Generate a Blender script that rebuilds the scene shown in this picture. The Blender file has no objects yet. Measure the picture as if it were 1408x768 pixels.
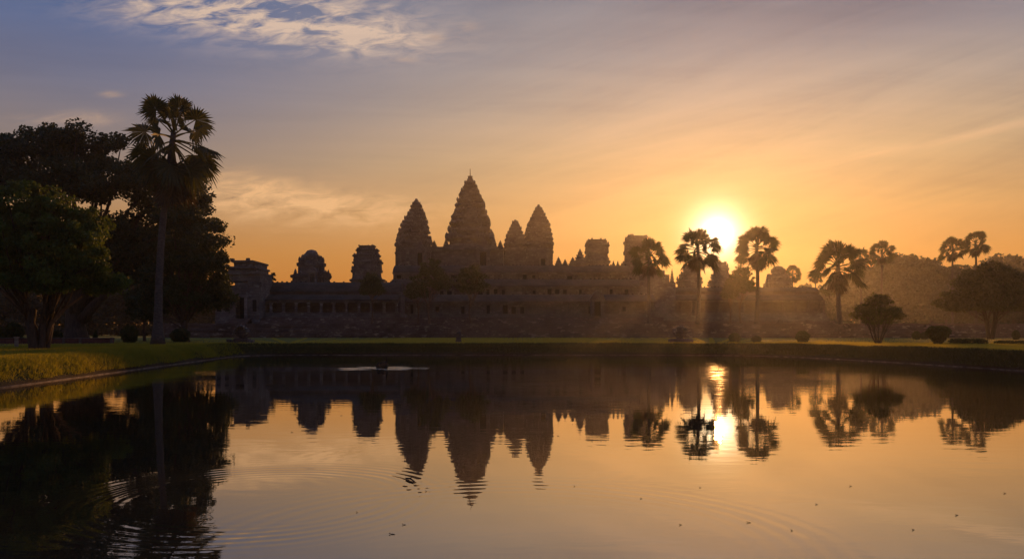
import bpy, bmesh, math, random
import numpy as np
from mathutils import Vector, Matrix

rng = np.random.default_rng(7)
random.seed(7)
SC = bpy.context.scene
COL = SC.collection
R = math.radians

# ------------------------------------------------------------------ camera
CAM_H = 2.2            # metres above the pond
F = 1100.0             # focal length in photo pixels (1408 wide)
CX, HY = 704.0, 455.0  # principal column, horizon row
cam_d = bpy.data.cameras.new('camera'); cam = bpy.data.objects.new('camera', cam_d); COL.objects.link(cam)
cam.location = (0, 0, CAM_H); cam.rotation_euler = (R(90), 0, 0)
cam_d.sensor_width = 36; cam_d.lens = 36 * F / 1408; cam_d.shift_y = (HY - 384) / 1408
cam_d.clip_end = 4000; cam_d.clip_start = 0.1
SC.camera = cam
SC.render.resolution_x, SC.render.resolution_y = 1024, 558
SC.view_settings.view_transform = 'Standard'; SC.view_settings.look = 'None'
SC.view_settings.exposure = 0.0; SC.view_settings.gamma = 1.0; SC.view_settings.use_curve_mapping = False
SC.render.engine = 'CYCLES'
SC.cycles.max_bounces = 6; SC.cycles.diffuse_bounces = 2; SC.cycles.glossy_bounces = 3
SC.cycles.transmission_bounces = 3; SC.cycles.volume_bounces = 0; SC.cycles.transparent_max_bounces = 6
SC.cycles.use_denoising = True
SC.cycles.sample_clamp_indirect = 3.0

def PX(px, d): return (px - CX) * d / F
def PZ(py, d): return CAM_H + (HY - py) * d / F
def PT(px, py, d): return Vector((PX(px, d), d, PZ(py, d)))

SUN = Vector((986 - CX, F, HY - 321)).normalized()
SUN_EL = math.asin(SUN.z); SUN_AZ = math.atan2(SUN.x, SUN.y)

# ------------------------------------------------------------------ node expressions
class N:
    """tiny wrapper: arithmetic on sockets builds Math nodes"""
    def __init__(s, t, sock): s.t, s.s = t, sock
    def _m(s, op, *a):
        n = s.t.nodes.new('ShaderNodeMath'); n.operation = op
        for i, v in enumerate((s,) + a):
            if isinstance(v, N): s.t.links.new(v.s, n.inputs[i])
            else: n.inputs[i].default_value = v
        return N(s.t, n.outputs[0])
    def __add__(s, o): return s._m('ADD', o)
    __radd__ = __add__
    def __mul__(s, o): return s._m('MULTIPLY', o)
    __rmul__ = __mul__
    def __sub__(s, o): return s._m('SUBTRACT', o)
    def __rsub__(s, o): return (s * -1.0) + o
    def __truediv__(s, o): return s._m('DIVIDE', o)
    def f(s, op, *a): return s._m(op, *a)
    def ss(s, a, b):
        n = s.t.nodes.new('ShaderNodeMapRange'); n.interpolation_type = 'SMOOTHSTEP'
        s.t.links.new(s.s, n.inputs['Value'])
        n.inputs['From Min'].default_value = a; n.inputs['From Max'].default_value = b
        return N(s.t, n.outputs[0])
    def lin(s, a, b, c=0.0, d=1.0):
        n = s.t.nodes.new('ShaderNodeMapRange'); s.t.links.new(s.s, n.inputs['Value'])
        for k, v in zip(('From Min', 'From Max', 'To Min', 'To Max'), (a, b, c, d)): n.inputs[k].default_value = v
        return N(s.t, n.outputs[0])
    def exp(s): return s._m('EXPONENT')

def ramp(t, fac, stops, interp='LINEAR'):
    n = t.nodes.new('ShaderNodeValToRGB'); t.links.new(fac.s, n.inputs[0])
    cr = n.color_ramp; cr.interpolation = interp
    while len(cr.elements) < len(stops): cr.elements.new(0.5)
    for e, (p, c) in zip(cr.elements, stops):
        e.position = p; e.color = (c[0], c[1], c[2], 1)
    return N(t, n.outputs[0])
def mixc(t, a, b, fac, mode='MIX'):
    n = t.nodes.new('ShaderNodeMix'); n.data_type = 'RGBA'; n.blend_type = mode; n.clamp_factor = True
    for i, v in ((0, fac), (6, a), (7, b)):
        if isinstance(v, N): t.links.new(v.s, n.inputs[i])
        elif i == 0: n.inputs[i].default_value = v
        else: n.inputs[i].default_value = (v[0], v[1], v[2], 1)
    return N(t, n.outputs[2])
def noise(t, vec, scale, detail=3.0, rough=0.55, dist=0.0):
    n = t.nodes.new('ShaderNodeTexNoise'); t.links.new(vec.s, n.inputs['Vector'])
    n.inputs['Scale'].default_value = scale; n.inputs['Detail'].default_value = detail
    n.inputs['Roughness'].default_value = rough; n.inputs['Distortion'].default_value = dist
    return N(t, n.outputs[0])
def comb(t, x, y, z):
    n = t.nodes.new('ShaderNodeCombineXYZ')
    for i, v in enumerate((x, y, z)):
        if isinstance(v, N): t.links.new(v.s, n.inputs[i])
        else: n.inputs[i].default_value = v
    return N(t, n.outputs[0])
def sep(t, v):
    n = t.nodes.new('ShaderNodeSeparateXYZ'); t.links.new(v.s, n.inputs[0])
    return [N(t, n.outputs[i]) for i in range(3)]

# ------------------------------------------------------------------ sky
def build_world():
    w = bpy.data.worlds.new('World'); SC.world = w; w.use_nodes = True
    t = w.node_tree; t.nodes.clear()
    tc = t.nodes.new('ShaderNodeTexCoord')
    d = N(t, tc.outputs['Generated'])
    x, y, z = sep(t, d)
    zc = z.f('MAXIMUM', 0.0)
    # clear evening-sky ramp by height
    base = ramp(t, zc, [(0.0, (.50, .165, .025)), (.05, (.56, .195, .028)), (.09, (.60, .255, .058)), (.145, (.62, .34, .132)),
                        (.20, (.58, .385, .21)), (.27, (.43, .345, .285)), (.32, (.325, .298, .305)), (.39, (.225, .232, .28)), (.55, (.22, .23, .28)), (1.0, (.17, .19, .25))])
    # bluer and darker away from the sun
    az = x.f('ARCTAN2', y)
    dh = (az - SUN_AZ).f('ABSOLUTE')
    side = dh.ss(R(11), R(44)) * z.ss(.06, .20)
    tint = ramp(t, zc, [(0, (.75, .72, .95)), (.18, (.50, .57, .92)), (.30, (.38, .51, .90)), (.40, (.26, .54, 1.08))])
    base = mixc(t, base, tint, side, 'MULTIPLY')
    back = dh.ss(R(55), R(130))
    base = mixc(t, base, (.75, .80, .88), back, 'MULTIPLY')
    # glow round the sun
    dot = t.nodes.new('ShaderNodeVectorMath'); dot.operation = 'DOT_PRODUCT'
    t.links.new(d.s, dot.inputs[0]); dot.inputs[1].default_value = SUN
    ang = N(t, dot.outputs['Value']).f('MINIMUM', 0.9999999).f('ARCCOSINE') * (180 / math.pi)
    g1 = (ang * (1 / .92)).f('POWER', 1.2) * -1.0
    g1 = g1.exp() * 6.0
    g2 = (ang * (-1 / 2.3)).exp() * .30
    g3 = (ang * (-1 / 9.0)).exp() * .08
    def col(f, c):
        n = t.nodes.new('ShaderNodeVectorMath'); n.operation = 'SCALE'
        n.inputs[0].default_value = c; t.links.new(f.s, n.inputs['Scale']); return N(t, n.outputs[0])
    def addc(a, b):
        n = t.nodes.new('ShaderNodeVectorMath'); n.operation = 'ADD'
        t.links.new(a.s, n.inputs[0]); t.links.new(b.s, n.inputs[1]); return N(t, n.outputs[0])
    # clouds, laid out on directions (a = x/y, b = z/y)
    ys = y.f('MAXIMUM', 0.05); a = x / ys; b = z / ys
    front = y.ss(.15, .4)
    def blob(px, py, rx, ry, slope=0.0, p=2.0):
        da = (a - (px - CX) / F) * (F / rx)
        db = (b - (HY - py) / F - (a - (px - CX) / F) * slope) * (F / ry)
        return (((da * da) + (db * db)) * -1.0).exp()
    # fine rippled cloudlets
    pl = comb(t, a * 13.0 + b * 6, b * 46.0 - a * 5.0, 0.0)
    n1 = noise(t, pl, 1.6, 6, .62, .6)
    n2 = noise(t, comb(t, a * 3.0, b * 12.0, 3.1), 1.5, 4, .6, .3)
    rip = (n1 - .45) * 4.2 + (n2 - .5) * 2.4
    m1 = blob(395, 22, 165, 40, -.10) * 1.25 + blob(505, 55, 75, 18, -.05) * .8 + blob(265, 14, 120, 22, -.05) * .6
    c1 = ((rip + .25) * m1).f('MAXIMUM', 0.0).f('MINIMUM', 1.0)
    m2 = blob(400, 282, 165, 27, -.07) + blob(490, 285, 80, 16, -.05) * .7 + blob(330, 258, 80, 22, -.1) * .7
    c2 = ((rip * .62 + .55) * m2).f('MAXIMUM', 0.0).f('MINIMUM', 1.0)
    m3 = blob(112, 164, 45, 11) + blob(151, 130, 16, 4) * 1.0 + blob(45, 165, 40, 7) * .5
    c3 = ((rip * .8 + .45) * m3).f('MAXIMUM', 0.0).f('MINIMUM', 1.0)
    m4 = blob(645, 38, 12, 6) + blob(556, 82, 14, 5) + blob(600, 52, 10, 4)
    c4 = ((rip * .9 + .3) * m4).f('MAXIMUM', 0.0).f('MINIMUM', 1.0)
    base = mixc(t, base, (.72, .53, .41), c1 * .95 * front)
    base = mixc(t, base, (.92, .53, .25), c2 * .85 * front)
    base = mixc(t, base, (.46, .32, .25), c3 * .8 * front)
    base = mixc(t, base, (.52, .38, .31), c4 * .7 * front)
    # veil of high streaks on the right, darker bank at upper right
    st = noise(t, comb(t, a * 2.2 - b * 1.2, b * 15.0 - a * 4.4, 1.7), 1.3, 6, .6, .5)
    st2 = noise(t, comb(t, a * 1.6, b * 22.0 + a * .6, 5.0), 1.2, 5, .55, .4)
    veil = (st - .5) * 1.5 * a.ss(-.35, .2) + (st2 - .5) * .9
    vm = (veil * front * z.ss(.06, .16)).f('MAXIMUM', -.5).f('MINIMUM', .5)
    base = mixc(t, base, (1.32, 1.25, 1.18), vm.f('MAXIMUM', 0.0) * 1.2, 'MULTIPLY')
    base = mixc(t, base, (.70, .72, .80), (vm * -1.6).f('MAXIMUM', 0.0), 'MULTIPLY')
    dk = blob(1200, 15, 300, 48, .06) * 1.0 * front
    base = mixc(t, base, (.74, .74, .82), dk, 'MULTIPLY')
    s1 = blob(1340, 183, 190, 7, .21) * (st * 1.5)
    base = mixc(t, base, (1.22, 1.16, 1.12), s1 * 1.3 * front, 'MULTIPLY')
    glow = addc(addc(col(g1, (1.0, .86, .55)), col(g2, (1.0, .52, .07))), col(g3, (1.0, .40, .03)))
    glow = mixc(t, glow, (.80, .80, .86), ((veil * -2.0).f('MAXIMUM', 0.0)) * front, 'MULTIPLY')
    total = addc(base, glow)
    bg = t.nodes.new('ShaderNodeBackground'); t.links.new(total.s, bg.inputs['Color']); bg.inputs['Strength'].default_value = 0.96
    sky = t.nodes.new('ShaderNodeTexSky'); sky.sky_type = 'NISHITA'; sky.sun_disc = False
    sky.sun_elevation = SUN_EL; sky.sun_rotation = SUN_AZ; sky.dust_density = 4.0; sky.air_density = 1.4
    bg2 = t.nodes.new('ShaderNodeBackground'); t.links.new(sky.outputs[0], bg2.inputs['Color']); bg2.inputs['Strength'].default_value = 0.05
    mx = t.nodes.new('ShaderNodeMixShader'); mx.inputs[0].default_value = .03
    t.links.new(bg.outputs[0], mx.inputs[1]); t.links.new(bg2.outputs[0], mx.inputs[2])
    out = t.nodes.new('ShaderNodeOutputWorld'); t.links.new(mx.outputs[0], out.inputs['Surface'])
    w.cycles.sampling_method = 'MANUAL'; w.cycles.sample_map_resolution = 2048
build_world()

sl = bpy.data.lights.new('sun', 'SUN'); sl.energy = 3.7; sl.angle = R(0.6); sl.color = (1.0, .43, .12)
so = bpy.data.objects.new('sun', sl); COL.objects.link(so)
so.rotation_euler = SUN.to_track_quat('Z', 'Y').to_euler(); so.location = SUN * 300

HAZE_DENSITY = 0.00024

# ------------------------------------------------------------------ materials
def newmat(name):
    m = bpy.data.materials.new(name); m.use_nodes = True
    t = m.node_tree; t.nodes.clear()
    o = t.nodes.new('ShaderNodeOutputMaterial'); return m, t, o
def pos(t):
    g = t.nodes.new('ShaderNodeNewGeometry'); return N(t, g.outputs['Position'])
def principled(t, o, color, rough=.85, spec=.2, bump=None, bstr=.5, bdist=.05):
    p = t.nodes.new('ShaderNodeBsdfPrincipled')
    if isinstance(color, N): t.links.new(color.s, p.inputs['Base Color'])
    else: p.inputs['Base Color'].default_value = (*color, 1)
    if isinstance(rough, N): t.links.new(rough.s, p.inputs['Roughness'])
    else: p.inputs['Roughness'].default_value = rough
    p.inputs['Specular IOR Level'].default_value = spec
    if bump is not None:
        b = t.nodes.new('ShaderNodeBump'); b.inputs['Strength'].default_value = bstr; b.inputs['Distance'].default_value = bdist
        t.links.new(bump.s, b.inputs['Height']); t.links.new(b.outputs[0], p.inputs['Normal'])
    if o is not None: t.links.new(p.outputs[0], o.inputs['Surface'])
    return p

def mat_stone(name, tone=(1, 1, 1), course=.45, lichen=.5):
    m, t, o = newmat(name); P = pos(t); x, y, z = sep(t, P)
    uv = comb(t, x + y * .9, z, 0.0)
    br = t.nodes.new('ShaderNodeTexBrick'); t.links.new(uv.s, br.inputs['Vector'])
    br.inputs['Scale'].default_value = 1.0; br.inputs['Brick Width'].default_value = course * 2.4; br.inputs['Row Height'].default_value = course
    br.inputs['Mortar Size'].default_value = .03; br.inputs['Mortar Smooth'].default_value = .3
    br.inputs['Color1'].default_value = (.9, .9, .9, 1); br.inputs['Color2'].default_value = (.55, .55, .55, 1); br.inputs['Mortar'].default_value = (.25, .25, .25, 1)
    bk = N(t, br.outputs['Color'])
    n1 = noise(t, P, .35, 6, .65); n2 = noise(t, P, 2.2, 5, .6); n3 = noise(t, comb(t, x * .8, y * .8, z * 1.9), .9, 4, .6)
    c = ramp(t, n1, [(.3, (.12 * tone[0], .10 * tone[1], .09 * tone[2])), (.5, (.22 * tone[0], .185 * tone[1], .165 * tone[2])), (.7, (.30 * tone[0], .26 * tone[1], .235 * tone[2]))])
    c = mixc(t, c, bk, .55, 'MULTIPLY')
    c = mixc(t, c, (.42 * tone[0], .40 * tone[1], .36 * tone[2]), n3.ss(.56, .66) * lichen)
    c = mixc(t, c, (.05, .06, .035), n2.ss(.58, .75) * .5)
    h = bk + n2 * .8
    principled(t, o, c, .92, .1, h, .9, .08)
    return m
def mat_leaf(name, c1, c2, trans=.35, scale=.6):
    m, t, o = newmat(name); P = pos(t)
    n = noise(t, P, scale, 3, .6); n2 = noise(t, P, scale * 7, 2, .5)
    c = ramp(t, n * .6 + n2 * .4, [(.32, c1), (.68, c2)])
    p = principled(t, None, c, .6, .25)
    tr = t.nodes.new('ShaderNodeBsdfTranslucent')
    ct = mixc(t, c, (1.5, 1.25, .5), 1.0, 'MULTIPLY'); t.links.new(ct.s, tr.inputs['Color'])
    mx = t.nodes.new('ShaderNodeMixShader'); mx.inputs[0].default_value = trans
    t.links.new(p.outputs[0], mx.inputs[1]); t.links.new(tr.outputs[0], mx.inputs[2]); t.links.new(mx.outputs[0], o.inputs['Surface'])
    return m
def mat_bark(name, c1, c2, ring=False):
    m, t, o = newmat(name); P = pos(t); x, y, z = sep(t, P)
    n = noise(t, comb(t, x * 3, y * 3, z * (7 if ring else .7)), 1.6, 5, .65)
    c = ramp(t, n, [(.3, c1), (.7, c2)])
    principled(t, o, c, .9, .12, n, .9, .06); return m

M = {}
M['stone'] = mat_stone('weathered_sandstone', (.80, .80, .76), .5, .45)
M['stone_dark'] = mat_stone('dark_sandstone', (.62, .58, .56), .5, .2)
M['laterite'] = mat_stone('laterite_blocks', (.75, .66, .60), .42, .85)
M['roof'] = mat_stone('stone_roof_tiles', (.33, .32, .29), .30, .22)
M['opening_shade'] = newmat('painted_interior_shade')[0]
principled(M['opening_shade'].node_tree, M['opening_shade'].node_tree.nodes[0], (.02, .018, .016), .95, .05)  # near-black slabs for windows and doorways; interior shade painted as colour
M['pale_stone'] = mat_stone('pale_lichen_stone', (1.15, 1.15, 1.12), .4, .7)
M['redwall'] = mat_stone('painted_red_brown_wall', (.75, .42, .40), .3, .1)
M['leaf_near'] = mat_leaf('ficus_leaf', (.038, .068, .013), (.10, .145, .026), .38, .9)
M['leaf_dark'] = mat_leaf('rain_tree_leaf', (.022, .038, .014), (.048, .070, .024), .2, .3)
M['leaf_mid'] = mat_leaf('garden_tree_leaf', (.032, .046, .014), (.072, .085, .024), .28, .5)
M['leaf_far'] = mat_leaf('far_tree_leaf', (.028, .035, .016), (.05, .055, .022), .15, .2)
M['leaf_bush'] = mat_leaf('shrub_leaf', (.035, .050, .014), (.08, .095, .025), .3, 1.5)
M['palm_leaf'] = mat_leaf('palm_frond', (.028, .042, .016), (.062, .072, .024), .28, .8)
M['palm_dead'] = mat_leaf('dry_frond', (.038, .030, .018), (.075, .056, .03), .2, .8)
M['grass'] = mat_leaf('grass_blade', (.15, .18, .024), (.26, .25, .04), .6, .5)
M['lawn_blade_painted_sun'] = mat_leaf('lawn_blade_painted_sun', (.30, .29, .05), (.42, .38, .075), .6, .5)  # lightened so the temple-shaded lawn looks sunlit; that sunlight is in the colour
M['grass_painted_shade'] = mat_leaf('shade_painted_grass_blade', (.040, .050, .012), (.075, .08, .02), .14, .5)  # darker copy of the grass; shade on the banks is put into its colour
M['bark'] = mat_bark('bark', (.035, .028, .022), (.10, .075, .055))
M['bark_pale'] = mat_bark('pale_bark', (.08, .055, .035), (.20, .13, .08))
M['bark_palm'] = mat_bark('palm_bark', (.05, .044, .04), (.125, .108, .09), True)
M['dry_leaf'] = mat_bark('dry_leaf', (.07, .045, .02), (.16, .10, .05))
M['wet_wood'] = mat_bark('wet_wood', (.015, .012, .01), (.05, .04, .03))

def mat_ground():
    m, t, o = newmat('lawn'); P = pos(t); x, y, z = sep(t, P)
    n1 = noise(t, P, .12, 4, .6); n2 = noise(t, P, 1.3, 5, .6); n3 = noise(t, P, 9.0, 3, .6)
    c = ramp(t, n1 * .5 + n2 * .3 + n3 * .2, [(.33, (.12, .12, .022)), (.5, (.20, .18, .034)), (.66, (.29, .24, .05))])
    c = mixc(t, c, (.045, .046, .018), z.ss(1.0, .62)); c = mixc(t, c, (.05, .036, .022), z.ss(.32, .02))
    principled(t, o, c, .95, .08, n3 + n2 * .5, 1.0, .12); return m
M['lawn'] = mat_ground()
m, t, o = newmat('kerb_stone'); n = noise(t, pos(t), 1.5, 5, .6)
principled(t, o, ramp(t, n, [(.35, (.05, .042, .035)), (.65, (.17, .14, .11))]), .85, .2, n, .5, .03); M['kerb'] = m

def mat_water():
    m, t, o = newmat('pond_water'); P = pos(t); x, y, z = sep(t, P)
    # small wind waves, long along x, and a slow swell
    w1 = noise(t, comb(t, x * .42 + y * .05, y, 0.0), 2.6, 3, .5, .3)
    w2 = noise(t, comb(t, x * .30, y * .8, 4.0), .55, 2, .5)
    w3 = noise(t, comb(t, x * .55, y, 9.0), 9.0, 2, .5)
    calm = noise(t, comb(t, x * .06, y * .14, 2.0), 1.0, 3, .5).ss(.40, .62)     # patches of stiller water
    h = w1 * .0023 * (calm * .8 + .35) + w2 * .0022 + w3 * .00016 * (calm + .3)
    w4 = noise(t, comb(t, x * .7, y, 3.0), 6.0, 3, .6)
    ruf = noise(t, comb(t, x * .10, y * .22, 7.0), 1.0, 3, .6).ss(.42, .60)
    h = h + w4 * y.ss(22, 44) * (ruf * .0030 + .0006)
    # rings spreading from where something broke the surface
    ph = noise(t, comb(t, x, y, 8.0), .7, 2, .5)
    def rings(cx, cy, lam, r0, w, amp, sx=1.0):
        dx = (x - cx); dy = (y - cy)
        r = (dx * dx + dy * dy).f('SQRT')
        e = (((r - r0) * (1 / w)).f('POWER', 2.0) * -1.0).exp() if False else None
        q = (r - r0) * (1 / w)
        env = (q * q * -1.0).exp()
        return ((r + ph * .16) * (2 * math.pi / lam)).f('SINE') * env * amp
    wob = noise(t, comb(t, x, y, 0.0), .8, 2, .5)
    h = h + rings(PX(350, 10.5), 10.6, .20, 2.15, .50, .0011) * (wob * 1.4)
    h = h + rings(PX(700, 8.6), 8.3, .26, 3.0, .6, .0009) * (wob * 1.3)
    h = h + rings(PX(660, 15), 13.5, .30, 2.6, .6, .0005) * wob
    # churned water round the stump
    cx, cy = PX(525, 47.5), 47.8
    ex = (x - cx) * (1 / 4.0); ey = (y - cy) * (1 / 3.6)
    rr = ex * ex + ey * ey
    patch = rr.ss(1.35, .1)
    chop = noise(t, comb(t, x * .5, y * .8, 1.0), 5.5, 3, .6)
    gate = (noise(t, comb(t, x * .30, y * .42, 6.0), 1.9, 4, .65) + patch * .34 - .79).ss(0, .06)
    h = h + gate * (patch * 8.0).f('MINIMUM', 1.0) * chop * .05
    b = t.nodes.new('ShaderNodeBump'); b.inputs['Strength'].default_value = 1.0; b.inputs['Distance'].default_value = 1.0
    t.links.new(h.s, b.inputs['Height'])
    gl = t.nodes.new('ShaderNodeBsdfGlossy'); gx = (x - y * .256) * (1 / 1.5); gy = (y - 46.0) * (1 / 17.0)
    brz = noise(t, comb(t, x * .8, y * .7, 2.0), 1.6, 4, .65).ss(.40, .60)
    rg = ((gx * gx + gy * gy) * -1.0).exp() * (brz * .036 + .004) + .012
    t.links.new(rg.s, gl.inputs['Roughness']); gl.inputs['Color'].default_value = (.97, .94, .90, 1)
    t.links.new(b.outputs[0], gl.inputs['Normal'])
    df = t.nodes.new('ShaderNodeBsdfDiffuse'); df.inputs['Color'].default_value = (.022, .018, .011, 1)
    fr = t.nodes.new('ShaderNodeFresnel'); fr.inputs['IOR'].default_value = 1.33
    fac = N(t, fr.outputs[0]).lin(0.02, .75, .30, .97)
    mx = t.nodes.new('ShaderNodeMixShader'); t.links.new(fac.s, mx.inputs[0])
    t.links.new(df.outputs[0], mx.inputs[1]); t.links.new(gl.outputs[0], mx.inputs[2]); t.links.new(mx.outputs[0], o.inputs['Surface'])
    return m
M['water'] = mat_water()

# ------------------------------------------------------------------ object helpers
def org(o):
    v = Vector((0, 0, 0))
    while o is not None: v += o.location; o = o.parent
    return v
def thing(name, loc, label, cat, group=None):
    o = bpy.data.objects.new(name, None); COL.objects.link(o); o.location = loc; o.empty_display_size = .3
    o['label'] = label; o['category'] = cat
    if group: o['group'] = group
    return o
def tag(o, label, cat, group=None):
    o['label'] = label; o['category'] = cat
    if group: o['group'] = group
    return o
def link_mesh(name, me, mat, parent=None, loc=None, smooth=False):
    if mat is not None and not me.materials: me.materials.append(mat)
    if smooth: me.polygons.foreach_set('use_smooth', [True] * len(me.polygons))
    o = bpy.data.objects.new(name, me); COL.objects.link(o)
    if loc is not None: o.location = loc
    if parent is not None: o.parent = parent
    return o
class MB:
    """collects shapes in world coordinates; build() links them as one object"""
    def __init__(s): s.v = []; s.f = []
    def add(s, vs, fs):
        k = len(s.v); s.v += [tuple(p) for p in vs]; s.f += [tuple(i + k for i in f) for f in fs]; return s
    def box(s, x0, x1, y0, y1, z0, z1, jit=0.0):
        vs = [(x, y, z) for z in (z0, z1) for (x, y) in ((x0, y0), (x1, y0), (x1, y1), (x0, y1))]
        if jit: vs = [(a + random.uniform(-jit, jit), b + random.uniform(-jit, jit), c + random.uniform(-jit, jit)) for a, b, c in vs]
        return s.add(vs, [(0, 3, 2, 1), (4, 5, 6, 7), (0, 1, 5, 4), (1, 2, 6, 5), (2, 3, 7, 6), (3, 0, 4, 7)])
    def prism(s, poly, z0, z1, sc=1.0, c=(0, 0)):
        n = len(poly)
        vs = [(x, y, z0) for x, y in poly] + [(c[0] + (x - c[0]) * sc, c[1] + (y - c[1]) * sc, z1) for x, y in poly]
        fs = [(i, (i + 1) % n, n + (i + 1) % n, n + i) for i in range(n)] + [tuple(range(n, 2 * n)), tuple(range(n - 1, -1, -1))]
        return s.add(vs, fs)
    def profile_x(s, prof, x0, x1):
        """extrude a closed (y,z) outline along x"""
        n = len(prof)
        vs = [(x0, y, z) for y, z in prof] + [(x1, y, z) for y, z in prof]
        fs = [(i, (i + 1) % n, n + (i + 1) % n, n + i) for i in range(n)] + [tuple(range(n - 1, -1, -1)), tuple(range(n, 2 * n))]
        return s.add(vs, fs)
    def tube(s, pts, rad, n=8, cap=True):
        pts = [Vector(p) for p in pts]; k = len(s.v); u = Vector((1, 0, .1)).normalized()
        for i, p in enumerate(pts):
            d = (pts[min(i + 1, len(pts) - 1)] - pts[max(i - 1, 0)]).normalized()
            u = (u - d * u.dot(d)); u = u.normalized() if u.length > 1e-4 else d.orthogonal().normalized(); w = d.cross(u)
            for j in range(n):
                a = 2 * math.pi * j / n; s.v.append(tuple(p + (u * math.cos(a) + w * math.sin(a)) * rad[i]))
        for i in range(len(pts) - 1):
            for j in range(n):
                a = k + i * n + j; b = k + i * n + (j + 1) % n; s.f.append((a, b, b + n, a + n))
        if cap:
            s.f.append(tuple(k + j for j in range(n - 1, -1, -1))); e = k + (len(pts) - 1) * n; s.f.append(tuple(e + j for j in range(n)))
        return s
    def lathe(s, c, prof, n=10, sq=1.0):
        k = len(s.v)
        for z, r in prof:
            for j in range(n):
                a = 2 * math.pi * (j + .5) / n; s.v.append((c[0] + r * math.cos(a), c[1] + r * math.sin(a) * sq, c[2] + z))
        for i in range(len(prof) - 1):
            for j in range(n):
                a = k + i * n + j; b = k + i * n + (j + 1) % n; s.f.append((a, b, b + n, a + n))
        s.f.append(tuple(k + j for j in range(n - 1, -1, -1))); e = k + (len(prof) - 1) * n; s.f.append(tuple(e + j for j in range(n)))
        return s
    def build(s, name, mat, parent=None, loc=None, smooth=False):
        o0 = org(parent) if parent is not None else Vector(loc or (0, 0, 0))
        me = bpy.data.meshes.new(name)
        me.from_pydata([(a - o0.x, b - o0.y, c - o0.z) for a, b, c in s.v], [], s.f); me.update()
        return link_mesh(name, me, mat, parent, None if parent is not None else o0, smooth)
def quad_mesh(name, V, nper=4):
    """V: (n*nper,3) array, each nper verts one face"""
    V = np.asarray(V, np.float32).reshape(-1, 3); nf = len(V) // nper
    me = bpy.data.meshes.new(name)
    me.vertices.add(len(V)); me.vertices.foreach_set('co', V.ravel())
    me.loops.add(len(V)); me.loops.foreach_set('vertex_index', np.arange(len(V), dtype=np.int32))
    me.polygons.add(nf); me.polygons.foreach_set('loop_start', np.arange(nf, dtype=np.int32) * nper)
    me.polygons.foreach_set('loop_total', np.full(nf, nper, np.int32)); me.update(calc_edges=True); return me

# ------------------------------------------------------------------ ground, pond
edge = [(-16.6, 3), (-19.8, 31), (-24.0, 67.5), (-24.0, 70.5), (-23.0, 72.6), (-20.5, 73.6), (0, 73.8), (14, 73.5), (19.5, 72.6), (23, 69.8), (25.2, 64), (27, 55), (28.3, 44), (29, 20), (29, 3)]
pts = []
for i in range(len(edge)):
    a, b = Vector(edge[i]), Vector(edge[(i + 1) % len(edge)]); n = max(1, int((b - a).length / .5))
    pts += [a.lerp(b, k / n) for k in range(n)]
E = np.array([(p.x, p.y) for p in pts]); nE = len(E)
def smooth_loop(A, k):
    for _ in range(k): A = (np.roll(A, 1, 0) + A * 2 + np.roll(A, -1, 0)) / 4
    return A
E = smooth_loop(E, 6)
T = np.roll(E, -1, 0) - np.roll(E, 1, 0); T /= np.linalg.norm(T, axis=1, keepdims=True)
NRM = np.stack([-T[:, 1], T[:, 0]], 1)
NRM = smooth_loop(NRM, 10); NRM /= np.linalg.norm(NRM, axis=1, keepdims=True)
cen = E.mean(0)
if ((E - cen) * NRM).sum() < 0: NRM = -NRM
LAWN = 1.05
offs = [-3.0, -.5, 0.0, .04, .18, .42, .7, 1.0, 1.35, 1.9, 3, 5, 8, 13, 20, 30, 45, 70, 110, 180, 280, 430]
hts = [-.9, -.35, .0, .10, .30, .62, .84, .96, 1.02, 1.04] + [LAWN] * 12
gv = []
wob = smooth_loop(rng.normal(0, 1, (nE, 1)), 4)[:, 0]; wob2 = smooth_loop(rng.normal(0, 1, (nE, 1)), 10)[:, 0]
for o_, h_ in zip(offs, hts):
    k = 1.0 if .1 < o_ < 3 else 0.0
    oo = o_ + k * (wob * .12 + wob2 * .25); hh = h_ + k * wob * .05
    P = E + NRM * np.reshape(oo * np.ones(nE), (-1, 1)); gv.append(np.column_stack([P, hh * np.ones(nE)]))
gv = np.concatenate(gv); nf = []
for i in range(len(offs) - 1):
    for j in range(nE):
        a = i * nE + j; b = i * nE + (j + 1) % nE; nf.append((a, b, b + nE, a + nE))
me = bpy.data.meshes.new('lawn'); me.from_pydata(gv.tolist(), [], nf); me.update()
bm = bmesh.new(); bm.from_mesh(me); bmesh.ops.recalc_face_normals(bm, faces=bm.faces)
if sum(f.normal.z for f in bm.faces) < 0: bmesh.ops.reverse_faces(bm, faces=bm.faces)
bm.to_mesh(me); bm.free()
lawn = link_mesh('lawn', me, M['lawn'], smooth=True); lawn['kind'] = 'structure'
# water sheet
wp = E + NRM * .6
me = bpy.data.meshes.new('pond_water'); me.from_pydata([(x, y, 0.0) for x, y in wp], [], [tuple(range(nE))]); me.update()
if me.polygons[0].normal.z < 0: me.flip_normals()
pond = link_mesh('pond_water', me, M['water']); pond['kind'] = 'structure'
# stone kerb along the waterline
kb = MB()
for j in range(nE):
    j2 = (j + 1) % nE
    q = [E[j] - NRM[j] * .06, E[j] + NRM[j] * .12, E[j2] + NRM[j2] * .12, E[j2] - NRM[j2] * .06]
    kb.prism([tuple(p) for p in q], -.2, .045 + .012 * wob[j])
kerb = kb.build('kerb', M['kerb']); kerb['kind'] = 'structure'

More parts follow.
